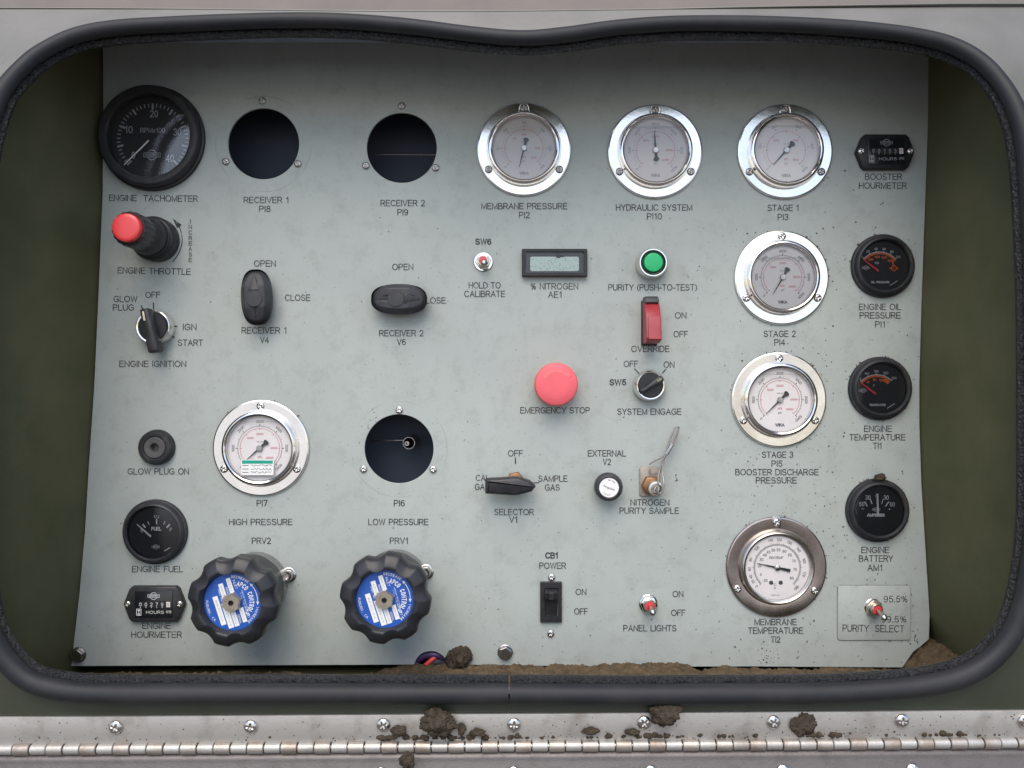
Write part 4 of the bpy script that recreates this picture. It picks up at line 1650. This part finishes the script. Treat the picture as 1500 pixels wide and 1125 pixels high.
# purity plate and its toggle
pl = tag(MB().prism(rrect(107, 80, 4), 0.4, 1.6, 0.35, True).build('engraved_plate', PANEL), 'thin grey plate engraved PURITY SELECT in the lower corner of the panel', 'plate')
pl.location = P(1280, 897.5)
mb = MB()
for s in ('95.5%',):
    mb.text(s, (1311 - 1280, 897.5 - 877), 9.6, 1.95, 35, 0, -0.004)
mb.text('99.5%', (1308.5 - 1280, 897.5 - 906.5), 9.6, 1.95, 37, 0, -0.004)
mb.text('PURITY  SELECT', (1278.5 - 1280, 897.5 - 920), 10.4, 1.95, 90, -0.8, -0.004)
mb.build('engraving', INK, pl, flat=True, recalc=False)
mb = MB()
op = rrect(107.4, 80.4, 4.2)
for a, b in zip(op, op[1:] + op[:1]):
    if b[1] > 36 and rnd.random() < 0.3:
        continue
    mb.bar(a, b, 1.0, 0.5)
mb.build('plate_edge_dirt', SPECK, pl, flat=True, recalc=False)
toggle(1278, 889, (1296.5, 906.5), 'toggle switch on the engraved purity plate, bat pointing down', 12.5, 11.0, 9, 17, 40, NUT)

# ------------------------------------------------------------------ LCD meter
lc = thing('display_meter', 812, 386, 'black framed digital display with a pale speckled screen, above % NITROGEN', 'display')
mb = MB()
for (q, w0, w1, bev) in ((None, 0, 0, 0),):
    out = rrect(95, 40, 1.2); inn = rrect(85, 30.5, 1.0)
    vs = [(p[0], p[1], 0.3) for p in out] + [(p[0], p[1], 9) for p in out] + [(p[0], p[1], 10) for p in offset_poly(out, -1.0)] + [(p[0], p[1], 10) for p in offset_poly(inn, 0.8)] + [(p[0], p[1], 9.4) for p in inn] + [(p[0], p[1], 3.0) for p in inn]
    n = len(out)
    fs = []
    for k in range(5):
        for i in range(n):
            j = (i + 1) % n
            fs.append((k * n + i, k * n + j, (k + 1) * n + j, (k + 1) * n + i))
    mb.add(vs, fs)
mb.build('bezel', BLACK, lc)
mb = MB(); mb.flat(rrect(85.5, 31, 1), 6.0); mb.build('window', LCD_G, lc, flat=True)
mb = MB(); mb.flat(rrect(71, 21, 2.5, (0, -1.5)), 6.5); mb.build('screen', LCD, lc, flat=True)
mb = MB(); mb.disc(4.2, 6.8, 20, (6, 11)); mb.bar((2, 9), (14, 10), 3, 6.85); mb.build('dark_blot', DARK, lc, flat=True)
mb = MB(); mb.flat(rrect(85.4, 30.9, 1), 8.6); mb.build('glass', GLASS, lc, flat=True)

# ------------------------------------------------------------------ green push button
bx, by = base(957, 384.5, 20)
gb = thing('push_button', bx, by, 'green push button in a silver ring above PURITY PUSH-TO-TEST', 'push button')
mb = MB()
mb.lathe([(22.5, 0.3), (22.5, 6), (21.5, 12), (20.4, 19), (19.6, 20.2), (18.2, 20.2), (17.6, 19), (17.2, 12)], 56)
mb.build('ring', STEEL_B, gb)
mb = MB()
mb.lathe([(17.4, 10), (17.0, 17.5), (15.2, 19), (13.8, 18.4)], 56)
mb.build('surround', mat('dark_green_plastic', (0.012, 0.035, 0.022), 0.4), gb)
mb = MB()
mb.lathe([(14, 14), (13.8, 21), (13.0, 22.2), (11, 22.6), (0, 22.8)], 48)
mb.build('cap', GREEN, gb)

# ------------------------------------------------------------------ override guard
ov = thing('guarded_switch', 951, 475, 'dark red flip-up switch guard beside the words ON and OFF', 'switch guard')
mb = MB()
mb.box(-12, 11, -31, 34, 0.3, 5, 0.8)
mb.build('base_plate', BLACK, ov)
mb = MB()
prof = [(-28, 4), (-29.5, 8), (-28.5, 30), (-25.5, 40), (-22, 42), (6, 38), (14, 34), (26, 26), (30, 20), (30, 4)]
mb.extrude_u(prof, -10.5, 10.5, 0.8)
mb.build('cover', REDG, ov)
mb = MB()
mb.extrude_u([(-23, 41), (-24, 43.3), (-21, 43.6), (8, 39.4), (8, 36)], -7.8, 9.6, 1.4)
mb.build('cover_ridge', mat('worn_red_plastic', (0.42, 0.075, 0.088), 0.45, var=0.12, scale=90), ov)
mb = MB()
mb.extrude_u([(26, 4), (27, 24), (30, 28), (35, 27), (38.5, 22), (38.5, 0.5), (30, 0.5)], -9.5, 9.5, 2.0)
mb.build('hinge_block', mat('grey_plastic', (0.06, 0.062, 0.062), 0.45), ov)

# ------------------------------------------------------------------ system engage selector
bx, by = base(953, 564.5, 18)
se = thing('selector_switch', bx, by, 'small black rotary switch in a steel ring, captioned SYSTEM ENGAGE', 'switch')
mb = MB()
mb.lathe([(23.5, 0.3), (23.5, 6), (22, 12), (21, 17), (20, 18), (18.4, 17.8), (18.0, 14)], 56)
mb.build('collar', STEEL_B, se)
mb = MB()
mb.lathe([(18.2, 10), (17.8, 17.5), (16.8, 18.6), (0, 18.6)], 48)
mb.build('core', BLACK, se)
mb = MB()
ca, sa = math.cos(R(34)), math.sin(R(34))
q = [(-17, -3.0), (17.5, -5.2), (20, -2.6), (20, 2.6), (17.5, 5.2), (-17, 3.0)]
mb.prism([(x * ca - y * sa, x * sa + y * ca) for x, y in q], 18, 27, 3.0)
mb.build('lever', BLACK_S, se)
mb = MB()
q = [(10, -1.3), (17, -1.3), (17.5, 1.3), (10, 1.3)]
mb.prism([(x * ca - y * sa, x * sa + y * ca) for x, y in q], 26.6, 27.5, 0.2)
mb.build('marker', mat('dull_yellow_marker', (0.26, 0.24, 0.13), 0.5), se)

# ------------------------------------------------------------------ emergency stop
bx, by = base(815, 563, 30)
es = thing('emergency_stop', bx, by, 'large red mushroom button above the words EMERGENCY STOP', 'stop button')
mb = MB()
mb.lathe([(31, 0.3), (31, 3), (30, 4), (20, 4)], 56)
mb.build('yellow_ring', YELLOW, es)
mb = MB()
mb.lathe([(18, 3), (18, 20)], 40)
mb.build('shank', BLACK, es)
mb = MB()
mb.lathe([(18, 17), (29, 18), (31, 20), (31.3, 24), (31.0, 28), (29.8, 31.2), (27.4, 32.6), (26.0, 32.7), (24.6, 33.4), (14, 34.1), (0, 34.3)], 72)
mb.build('mushroom_cap', REDF, es)
mb = MB()
mb.arc(19.5, 42, 152, 5.0, 34.2, n=30)
mb.flat([(15.6, 8.6), (21.5, 13.5), (14.5, 17.5)], 34.25)
mb.build('twist_arrow', REDF2, es, flat=True)

# ------------------------------------------------------------------ gas selector V1
bx, by = base(747, 711, 30)
gs = thing('gas_selector', bx, by, 'black pointer handle turned to SAMPLE GAS over a brass nut', 'selector')
mb = MB()
mb.prism(hexagon(13, R(12), (8, 4)), 0.3, 9, 1.5)
mb.build('nut', BRASS, gs)
mb = MB()
mb.lathe([(8, 5), (8, 22)], 24, (5, 2))
mb.build('stem', BRASS, gs)
mb = MB()
hp = [(-35.5, -10.5), (-34.5, -12), (4, -14.5), (12, -14), (31, -9), (37, -2), (35.5, 0.5), (28, 7), (10, 12), (-6, 11), (-34.5, 9.5), (-35.5, 8)]
mb.prism(hp, 18, 33, 5.0, True)
mb.build('pointer', BLACK_S, gs)

# ------------------------------------------------------------------ external V2 knob
bx, by = base(892, 714, 26)
v2 = thing('round_knob', bx, by, 'small round black knob with a white label in its top, captioned EXTERNAL V2', 'knob')
mb = MB()
mb.lathe([(12, 0.3), (12, 10), (18, 11), (20.2, 13), (20.6, 18), (20.2, 24), (18.6, 27), (15.5, 28), (14.2, 27.4), (14, 26)], 60, mod=lambda a, r, z: 1 + (0.012 * math.cos(24 * a) if r > 19 else 0))
mb.build('body', BLACK_S, v2)
mb = MB(); mb.disc(14.1, 26.6, 40); lb = mb.build('cap_label', LABELW, v2, flat=True)
mb = MB()
mb.text('Swagelok', (0.3, -0.3), 3.0, 26.95, 17.5, -22, 0, 0.25)
mb.arctext('WHITEY', 10.6, 66, 2.2, 26.95, 62)
mb.arctext('OPEN', 10.6, 250, 2.2, 26.95, 62)
mb.build('lettering', DIAL_INK, lb, flat=True, recalc=False)

# ------------------------------------------------------------------ nitrogen sample port
npx = thing('sample_port', 951, 705, 'capped nitrogen sample port on a tan bracket beside the round knob', 'gas fitting')
mb = MB()
mb.prism(rrect(29, 43, 4), 0.4, 4.5, 0.8, True)
mb.build('bracket', TAN, npx)
mb = MB()
mb.prism(hexagon(14.5, R(0), (1.5, -5)), 4.5, 14, 2.0)
mb.build('brass_nut', BRASS, npx)
mb = MB()
mb.lathe([(11.0, 14), (11.0, 22), (10.4, 23.4), (7.6, 24.0), (6.8, 23.0), (6.4, 18), (0, 18)], 40, (6.0, -8))
mb.build('fitting', mat('fitting_steel', (0.58, 0.55, 0.52), 0.33, 0.9, var=0.1, scale=200), npx)
mb = MB()
mb.lathe([(4.8, 18), (4.8, 24.5), (4.0, 25.6), (0, 25.8)], 30, (6.2, -8))
mb.build('plug', SCREW, npx)
lan = thing('lanyard', 979, 657, 'thin twisted wire lanyard looped up from the nitrogen sample port', 'wire')
W = lambda pts: [(a - 979, 657 - b, c) for a, b, c in pts]
mb = MB()
mb.tube(catmull(W([(951, 686, 8), (951, 691, 9), (955, 693, 10), (961, 692, 12), (965.5, 689, 13), (966.5, 680, 14), (971, 668, 15), (978, 655, 15), (985, 641, 14), (990, 630, 13), (991.5, 626, 13), (989, 624.5, 13), (985, 629, 13),
                          (978, 645, 14), (973, 660, 15), (969, 674, 16), (966.5, 685, 18), (967, 695, 22), (967.5, 705, 27), (966, 714, 28), (961.5, 719, 28), (957, 716, 28), (958, 710, 28)]), 6), 1.25, 8)
mb.build('wire', WIRE, lan)
mb = MB()
mb.tube(catmull(W([(950, 680, 6), (958, 674, 10), (967, 669, 13), (974, 662, 15), (983, 650, 15), (988, 640, 14), (991.5, 629, 13.4)]), 6), 0.9, 8)
mb.tube(catmull(W([(959.5, 706, 26), (960.5, 696, 22), (964, 684, 18), (968, 672, 17), (975, 659, 16)]), 6), 1.1, 8)
mb.build('return_wire', WIRE, lan)
mb = MB()
mb.tube(W([(973, 664, 15.5), (976, 659, 15.5), (979, 654, 15.5), (981.5, 650, 15)]), 3.0, 10)
mb.build('crimp_sleeve', SCREW_D, lan)

# ------------------------------------------------------------------ glow plug lamp
bx, by = base(226, 656, 12)
gp = thing('glow_plug_lamp', bx, by, 'dusty black round indicator socket above the words GLOW PLUG ON', 'indicator')
mb = MB()
mb.lathe([(26, 0.3), (26, 4), (25, 9), (22.5, 12), (18, 13), (16.2, 12.4), (15.8, 10.5)], 56)
mb.build('bezel', DUSTY, gp)
mb = MB()
mb.lathe([(15.8, 9), (15.4, 12), (14.4, 12.8), (7, 12.2), (6.2, 11), (6, 2), (0, 2)], 48)
mb.build('socket', mat('grey_dusty_plastic', (0.085, 0.085, 0.085), 0.5, var=0.2), gp)

# ------------------------------------------------------------------ pressure regulators


def regulator(x, y, bolt, label, rot):
    wz = 100
    bx, by = base(x, y, wz)
    rg = thing('pressure_regulator', bx, by, label, 'regulator knob', 'black lobed pressure regulator knobs')
    mb = MB()
    mb.lathe([(46.5, 0.3), (46.5, 20), (45, 22), (40, 22.5), (38, 40)], 72)
    mb.build('mounting_nut', SCREW_D, rg)

    def lobe(a, r, z):
        if r < 43:
            return 1
        d = (math.degrees(a) - rot) % 45.0
        d = min(d, 45 - d)
        dip = max(0.0, math.cos(R(min(90, d * 7.0)))) ** 0.8
        f = max(0.0, min(1.0, (z - 42) / 22.0))
        return 1 - 0.095 * dip * (0.12 + 0.88 * f)
    mb = MB()
    mb.lathe([(38, 24), (47.5, 25), (49, 27), (50, 45), (52, 58), (57, 70), (60.5, 78), (61.8, 86), (61.6, 95), (60, 99.5), (57, 102.5), (47, 108), (43.5, 108.6), (42, 107.8), (40, 104), (38.6, 100), (38.2, 96)], 240, mod=lobe)
    mb.build('knob', KNOB, rg, sharp=60)
    mb = MB(); mb.disc(38.4, 98, 64); lb = mb.build('blue_label', BLUE, rg, flat=True)
    zl = 98.35
    al = -72.0   # reading direction of the writing on the label
    ca, sa = math.cos(R(al)), math.sin(R(al))
    T = lambda a, b: (a * ca - b * sa, a * sa + b * ca)

    def bx4(a0, a1, b0, b1):
        mb.flat([T(a0, b0), T(a1, b0), T(a1, b1), T(a0, b1)], zl)
    mb = MB()
    bx4(-31, -10, 9.5, 15.5) if False else None
    # rows run along T's first axis; second axis positive is towards the name
    bx4(-32, -11, 0.5, 6.5)
    bx4(-28, -8, -11.5, -5)
    bx4(-14, 26, -24, -17)
    bx4(-2, 33, -15.5, -8)
    bx4(12, 33, -7, -0.5)
    bx4(11, 31, 5, 11)
    mb.build('white_boxes', LABELW, lb, flat=True, recalc=False)
    mb = MB()
    t1 = lambda s, a, b, h, wd=None: mb.text(s, T(a, b), h, zl + 0.05, wd, al)
    mb.arctext('APCO CONTROLS', 25.8, 17, 6.6, zl, 120, off=0.006, wd=3.3)
    mb.arctext('DECREASE', 33.8, 72, 3.6, zl, 44, off=0.006, wd=2.4)
    mb.arctext('INCREASE', 34.4, -32, 3.2, zl, 44, off=0.006, wd=2.4)
    mb.arc(33.8, 0, 40, 0.9, zl, n=14)
    for a, s in ((43, 1), (-3, -1)):
        c = (33.8 * math.cos(R(a)), 33.8 * math.sin(R(a)))
        t = R(a + 90 * s)
        d = Vector((math.cos(t), math.sin(t))); nn = Vector((-d.y, d.x))
        cc = Vector(c)
        mb.flat([cc + d * 2.6, cc - d * 2 + nn * 2, cc - d * 2 - nn * 2], zl)
    t1('INLET', -21, 10.5, 3.2, 13)
    t1('RANGE', -15, -2, 3.0, 12)
    t1('PART NO.', -13, -12.5, 3.2, 17)
    t1('OUTLET', 20, 14.5, 3.2, 15)
    t1('SERIAL', 25, 2, 3.0, 13)
    t1('PRESSURE REGULATING', 2, 16.5, 1.6, 26)
    t1('VALVES', 2, 14, 1.6, 22)
    # maker's town along the far rim
    s = 'AUBURN, CA'
    for i, ch in enumerate(s):
        if ch == ' ':
            continue
        a = 176 + 52 * (i + 0.5) / len(s)
        mb.text(ch, (34 * math.cos(R(a)), 34 * math.sin(R(a))), 3.4, zl, None, a + 90, 0.0)
    mb.build('lettering', WHITE_INK, lb, flat=True, recalc=False)
    mb = MB()
    for (a, b, wd) in ((-21.5, 3.5, 15), (-18, -8.3, 14), (6, -20.5, 30), (16, -11.8, 28), (22.5, -3.8, 15), (21, 8, 14)):
        mb.text('8830-04' if wd > 20 else '4500', T(a, b), 2.6, zl + 0.3, wd, al)
    mb.build('stamped_numbers', DIM_INK, lb, flat=True, recalc=False)
    mb = MB()
    hx = hexagon(13.4, R(20))
    vs = [(p[0], p[1], 98) for p in hx] + [(p[0], p[1], 104) for p in hx] + [(p[0], p[1], 105.5) for p in hexagon(12.2, R(20))]
    cr = circle(4.0, 6, (0, 0), R(20))
    vs += [(p[0], p[1], 105.5) for p in cr] + [(p[0], p[1], 99) for p in cr]
    fs = []
    for k in range(4):
        for i in range(6):
            j = (i + 1) % 6
            fs.append((k * 6 + i, k * 6 + j, (k + 1) * 6 + j, (k + 1) * 6 + i))
    mb.add(vs, fs)
    mb.build('hex_nut', NUT, rg)
    mb = MB(); mb.disc(4.2, 99.2, 16); mb.build('socket', DARK, rg, flat=True)
    # socket bolt that holds the valve body, beside the knob
    u, v = bolt[0] - bx, by - bolt[1]
    mb = MB()
    mb.lathe([(11, 0.3), (11, 1.8), (10, 2.4), (7.6, 2.4), (7.4, 8.5), (6.6, 9.6), (4.4, 9.6), (3.8, 9), (3.8, 5), (0, 5)], 36, (u, v))
    mb.build('socket_bolt', SCREW, rg)
    return rg


regulator(340, 882, (423, 842), 'lobed black regulator knob with blue label under PRV2 and HIGH PRESSURE', 8)
regulator(563.7, 878, (624, 837.5), 'lobed black regulator knob with blue label under PRV1 and LOW PRESSURE', 12)

# ------------------------------------------------------------------ breaker CB1
cb = thing('circuit_breaker', 807, 881, 'rectangular black breaker switch between two screws, captioned CB1 POWER', 'breaker')
mb = MB()
out = rrect(31.5, 59, 0.8); inn = rrect(20, 42, 1.0)
vs = [(p[0], p[1], 0.3) for p in out] + [(p[0], p[1], 4.6) for p in out] + [(p[0], p[1], 5.4) for p in offset_poly(out, -0.8)] + [(p[0], p[1], 5.4) for p in inn] + [(p[0], p[1], -8) for p in inn]
n = len(out); fs = []
for k in range(4):
    for i in range(n):
        j = (i + 1) % n
        fs.append((k * n + i, k * n + j, (k + 1) * n + j, (k + 1) * n + i))
mb.add(vs, fs)
mb.build('frame', BLACK, cb)
mb = MB()
mb.extrude_u([(-20.5, -6), (-20.5, 1), (-5, 2.5), (3, 6), (7, 11), (15, 12.5), (17, 9), (20.5, 3), (20.5, -6)], -9.4, 9.4, 0.8)
mb.build('rocker', BLACK, cb)
mb = MB()
mb.extrude_u([(4, 6), (6, 14), (15, 15.5), (17.5, 12), (18, 6)], -3.6, 3.6, 1.0)
mb.build('lever', BLACK_S, cb)

# ------------------------------------------------------------------ dirt
def clump(name, x, y, h, r, label, group, sq=(1, 1, 0.7), seed=0, m=MUD):
    bm = bmesh.new()
    bmesh.ops.create_icosphere(bm, subdivisions=5, radius=1)
    k = S * (1 - h / DIST)
    sd = Vector((seed * 7.3, seed * 3.1, seed * 1.7))
    for v in bm.verts:
        p = v.co.copy()
        d = 1 + 0.40 * noise.noise(p * 1.5 + sd) + 0.17 * noise.noise(p * 3.3 + sd) + 0.13 * noise.noise(p * 7 + sd) + 0.12 * noise.noise(p * 14 + sd) + 0.08 * noise.noise(p * 27 + sd)
        q = p * d
        v.co = Vector((q.x * r * sq[0] * k, -q.z * r * sq[2] * k, q.y * r * sq[1] * k))
    me = bpy.data.meshes.new(name)
    bm.to_mesh(me); bm.free()
    me.shade_smooth()
    me.materials.append(m)
    o = bpy.data.objects.new(name, me)
    COL.objects.link(o)
    o.location = P(x, y, h)
    return tag(o, label, 'mud lump', group)


G = 'lumps of dried mud'
clump('mud_lump', 672, 966, 0.006, 17.5, 'dried mud lump leaning on the panel beside the cable hole', G, (0.95, 0.95, 0.55), 1)
clump('mud_lump', 640, 1057, HH + 0.006, 23, 'biggest dried mud lump, on the hinge between two screws', G, (1.0, 0.86, 0.5), 2)
clump('mud_lump', 975, 1046, HH + 0.006, 20, 'dark mud lump stuck beside a hinge screw and over the frame edge', G, (1.05, 0.8, 0.4), 3)
clump('mud_lump', 1176, 1062, HH + 0.002, 16, 'thin dark mud smear on the hinge leaf, lower right', G, (1.1, 0.95, 0.12), 4)
clump('mud_lump', 597, 1114, HH + 0.018, 12.5, 'mud lump lying on the lower hinge leaf', G, (0.8, 1.0, 0.5), 5)
clump('mud_lump', 584, 1071, HH + 0.004, 10, 'small mud lump above the knuckles, left of the biggest lump', G, (1.1, 0.75, 0.4), 6)
clump('mud_lump', 676, 1068, HH + 0.004, 8, 'small upright mud lump just right of the biggest lump', G, (0.7, 1.1, 0.4), 7)
clump('mud_lump', 700, 1073, HH + 0.004, 9, 'flat small mud lump left of the middle hinge screw', G, (1.2, 0.6, 0.4), 8)
clump('mud_lump', 866, 1071, HH + 0.003, 9, 'low mud lump on the knuckles left of the dark lump', G, (1.3, 0.6, 0.35), 9)
clump('mud_lump', 926, 1072, HH + 0.003, 8, 'low mud lump directly below left of the dark lump', G, (1.3, 0.6, 0.35), 10)
clump('mud_lump', 1289, 699, 0.007, 8, 'tuft of mud on top of the ammeter rim', G, (1.1, 0.6, 0.35), 14)

# sand bed on the recess floor
SANDTOP = [(a_, b_ - (2.0 if 560 < a_ < 1000 else 0.5)) for a_, b_ in [(-40, 986), (60, 984), (110, 984), (200, 985), (330, 985), (352, 982), (372, 983), (400, 984), (415, 981), (440, 983), (470, 989), (505, 991), (535, 987), (560, 981), (590, 976), (610, 973), (640, 974), (680, 975), (720, 974.5), (760, 974), (820, 975.5),
           (860, 974), (900, 974), (950, 971.5), (1000, 970), (1012, 974), (1022, 980), (1040, 977), (1060, 974.5), (1100, 977), (1140, 979), (1200, 977.5), (1260, 977), (1320, 980), (1336, 966), (1350, 954), (1366, 945), (1380, 944), (1390, 951), (1440, 951), (1500, 954)]]


def sand_y(x):
    for (a, b), (c, d) in zip(SANDTOP, SANDTOP[1:]):
        if a <= x <= c:
            return b + (d - b) * (x - a) / (c - a)
    return SANDTOP[0][1] if x < 0 else SANDTOP[-1][1]


vs, fs = [], []
NX, NY = 1000, 60
for j in range(NY):
    f = j / (NY - 1)
    h = -0.03 + f * 0.12
    for i in range(NX):
        x = 80 + (1392 - 80) * i / (NX - 1)
        X = (x - CX) * S
        zt = (CY - sand_y(x)) * S
        hh = max(0.0, h - 0.012)
        z = zt - hh * 0.16
        if h < 0.002 and x < 1325:
            z -= (0.002 - h) * 1.4
        p = Vector((X, h, 0))
        z += 0.0014 * noise.noise(p * 60) + 0.0018 * noise.noise(p * 140) + 0.0016 * noise.noise(p * 330) + 0.0010 * noise.noise(p * 700)
        vs.append((X, -h, max(z, -0.262)))
for j in range(NY - 1):
    for i in range(NX - 1):
        fs.append((j * NX + i, j * NX + i + 1, (j + 1) * NX + i + 1, (j + 1) * NX + i))
so = world_mesh('loose_sand', vs, fs, SAND)
so['kind'] = 'stuff'

# mud specks spattered on the panel
mb = MB()


def speck(x, y, r, z=0.25):
    n = rnd.choice((5, 6, 7))
    st = rnd.uniform(0.3, 1.0)
    ro = rnd.uniform(0, math.pi)
    ring = []
    for i in range(n):
        a = 2 * math.pi * i / n
        q = r * rnd.uniform(0.6, 1.2)
        u, v = q * math.cos(a), q * st * math.sin(a)
        ring.append((u * math.cos(ro) - v * math.sin(ro), u * math.sin(ro) + v * math.cos(ro)))
    cx, cy = pp(x, y)
    vs = [(cx + a, cy + b, z) for a, b in ring] + [(cx + a * 0.5, cy + b * 0.5, z + r * 0.45) for a, b in ring]
    fs = [(i, (i + 1) % n, n + (i + 1) % n, n + i) for i in range(n)] + [tuple(n + i for i in range(n))]
    mb.add(vs, fs)


def on_panel(x, y):
    if not (158 < x < 1346 and 240 < y < 972):
        return False
    for block in CAPTIONS:
        for ln in block:
            if abs(x - ln[1]) < ln[3] / 2 + 3 and abs(y - ln[2]) < 7.5:
                return False
    for hx, hy, r in HOLES:
        if (x - hx) ** 2 + (y - hy) ** 2 < (r + 2) ** 2:
            return False
    return True


cnt = 0
while cnt < 900:
    x = rnd.uniform(150, 1350); y = rnd.uniform(240, 972)
    dens = 0.10 + 0.9 * max(0, (x - 820) / 530) ** 1.1 + 0.25 * max(0, (y - 560) / 410)
    if y < 330:
        dens *= 0.4
    if rnd.random() > dens or not on_panel(x, y):
        continue
    speck(x, y, rnd.choice((0.45, 0.55, 0.65, 0.8, 0.9, 1.2)) * (1.0 + 0.35 * (x > 1050)))
    cnt += 1
for i in range(2600):
    x = rnd.uniform(150, 1350); y = rnd.uniform(330, 972)
    if noise.noise((x * 0.012, y * 0.012, 5.0)) + 0.35 * noise.noise((x * 0.05, y * 0.05, 1.0)) < 0.10 + 0.25 * (y < 480) or not on_panel(x, y):
        continue
    speck(x, y, rnd.uniform(0.28, 0.62))
for cx, cy, n, sp, r in ((1125, 960, 26, 9, 1.2), (990, 698, 6, 2.2, 1.5), (740, 955, 16, 12, 0.9), (1345, 935, 30, 8, 1.6), (1290, 860, 10, 14, 1.3), (1200, 540, 12, 18, 1.3), (1180, 650, 22, 22, 1.2), (1230, 790, 20, 40, 1.2), (555, 620, 26, 14, 0.9)):
    for i in range(n):
        x, y = rnd.gauss(cx, sp), rnd.gauss(cy, sp)
        if on_panel(x, y):
            speck(x, y, r * rnd.uniform(0.5, 1.2))
# dirt gathered along gauge rims
for cx, cy, r, n in ((1140, 585.5, 71, 14), (1144, 407, 71, 8), (1149, 222.5, 71, 3), (1136.5, 830, 75, 12), (1284, 747, 47.5, 18), (1288, 569, 47.5, 10), (1292, 390, 47.5, 6), (383, 656, 72, 3)):
    for i in range(n):
        a = R(rnd.gauss(70, 65))
        speck(cx + r * math.cos(a), cy - r * math.sin(a), rnd.uniform(0.9, 2.0))
so = mb.build('mud_specks', SPECK, sharp=20)
so['kind'] = 'stuff'

# dust and grit caught along the hinge
mb = MB(kh)
for i in range(420):
    x = rnd.uniform(0, 1500)
    if rnd.random() < 0.45:
        y = rnd.gauss(1079, 2.6)
    else:
        y = rnd.uniform(1050, 1079)
    if x < 480 and rnd.random() < 0.6:
        continue
    r = rnd.uniform(0.5, 1.3) * (2.0 if rnd.random() < 0.10 and y > 1074 else 1)
    n = 6
    ring = [(r * rnd.uniform(0.6, 1.2) * math.cos(2 * math.pi * q / n), r * rnd.uniform(0.6, 1.2) * math.sin(2 * math.pi * q / n)) for q in range(n)]
    cx, cy = x - 750, 1066 - y
    vs = [(cx + a, cy + b, 1.45) for a, b in ring] + [(cx + a * 0.5, cy + b * 0.5, 1.5 + r * 0.6) for a, b in ring]
    fs = [(q, (q + 1) % n, n + (q + 1) % n, n + q) for q in range(n)] + [tuple(n + q for q in range(n))]
    mb.add(vs, fs)
for i in range(170):
    x = rnd.uniform(540, 1480)
    if noise.noise((x * 0.011, 2.2, 0.7)) < -0.12 and rnd.random() < 0.75:
        continue
    r = rnd.choice((1.4, 1.8, 2.4, 3.2, 4.4))
    y = 1081.5 - r * rnd.uniform(0.4, 1.0) - (x - 750) * 0.0
    n = 9
    cx, cy = x - 750, 1066 - y
    vs = []
    for kk_, hh_ in ((1.0, 1.45), (0.75, 1.5 + r * 0.5), (0.35, 1.5 + r * 0.75)):
        for q in range(n):
            f = r * kk_ * rnd.uniform(0.7, 1.25)
            vs.append((cx + 1.25 * f * math.cos(2 * math.pi * q / n), cy + f * math.sin(2 * math.pi * q / n), hh_ * rnd.uniform(0.92, 1.08)))
    fs = [(q + o_, (q + 1) % n + o_, n + (q + 1) % n + o_, n + q + o_) for o_ in (0, n) for q in range(n)] + [tuple(2 * n + q for q in range(n))]
    mb.add(vs, fs)
so = mb.build('hinge_grit', MUD, sharp=20)
so.location = hinge.location
so.rotation_euler = hinge.rotation_euler
so['kind'] = 'stuff'
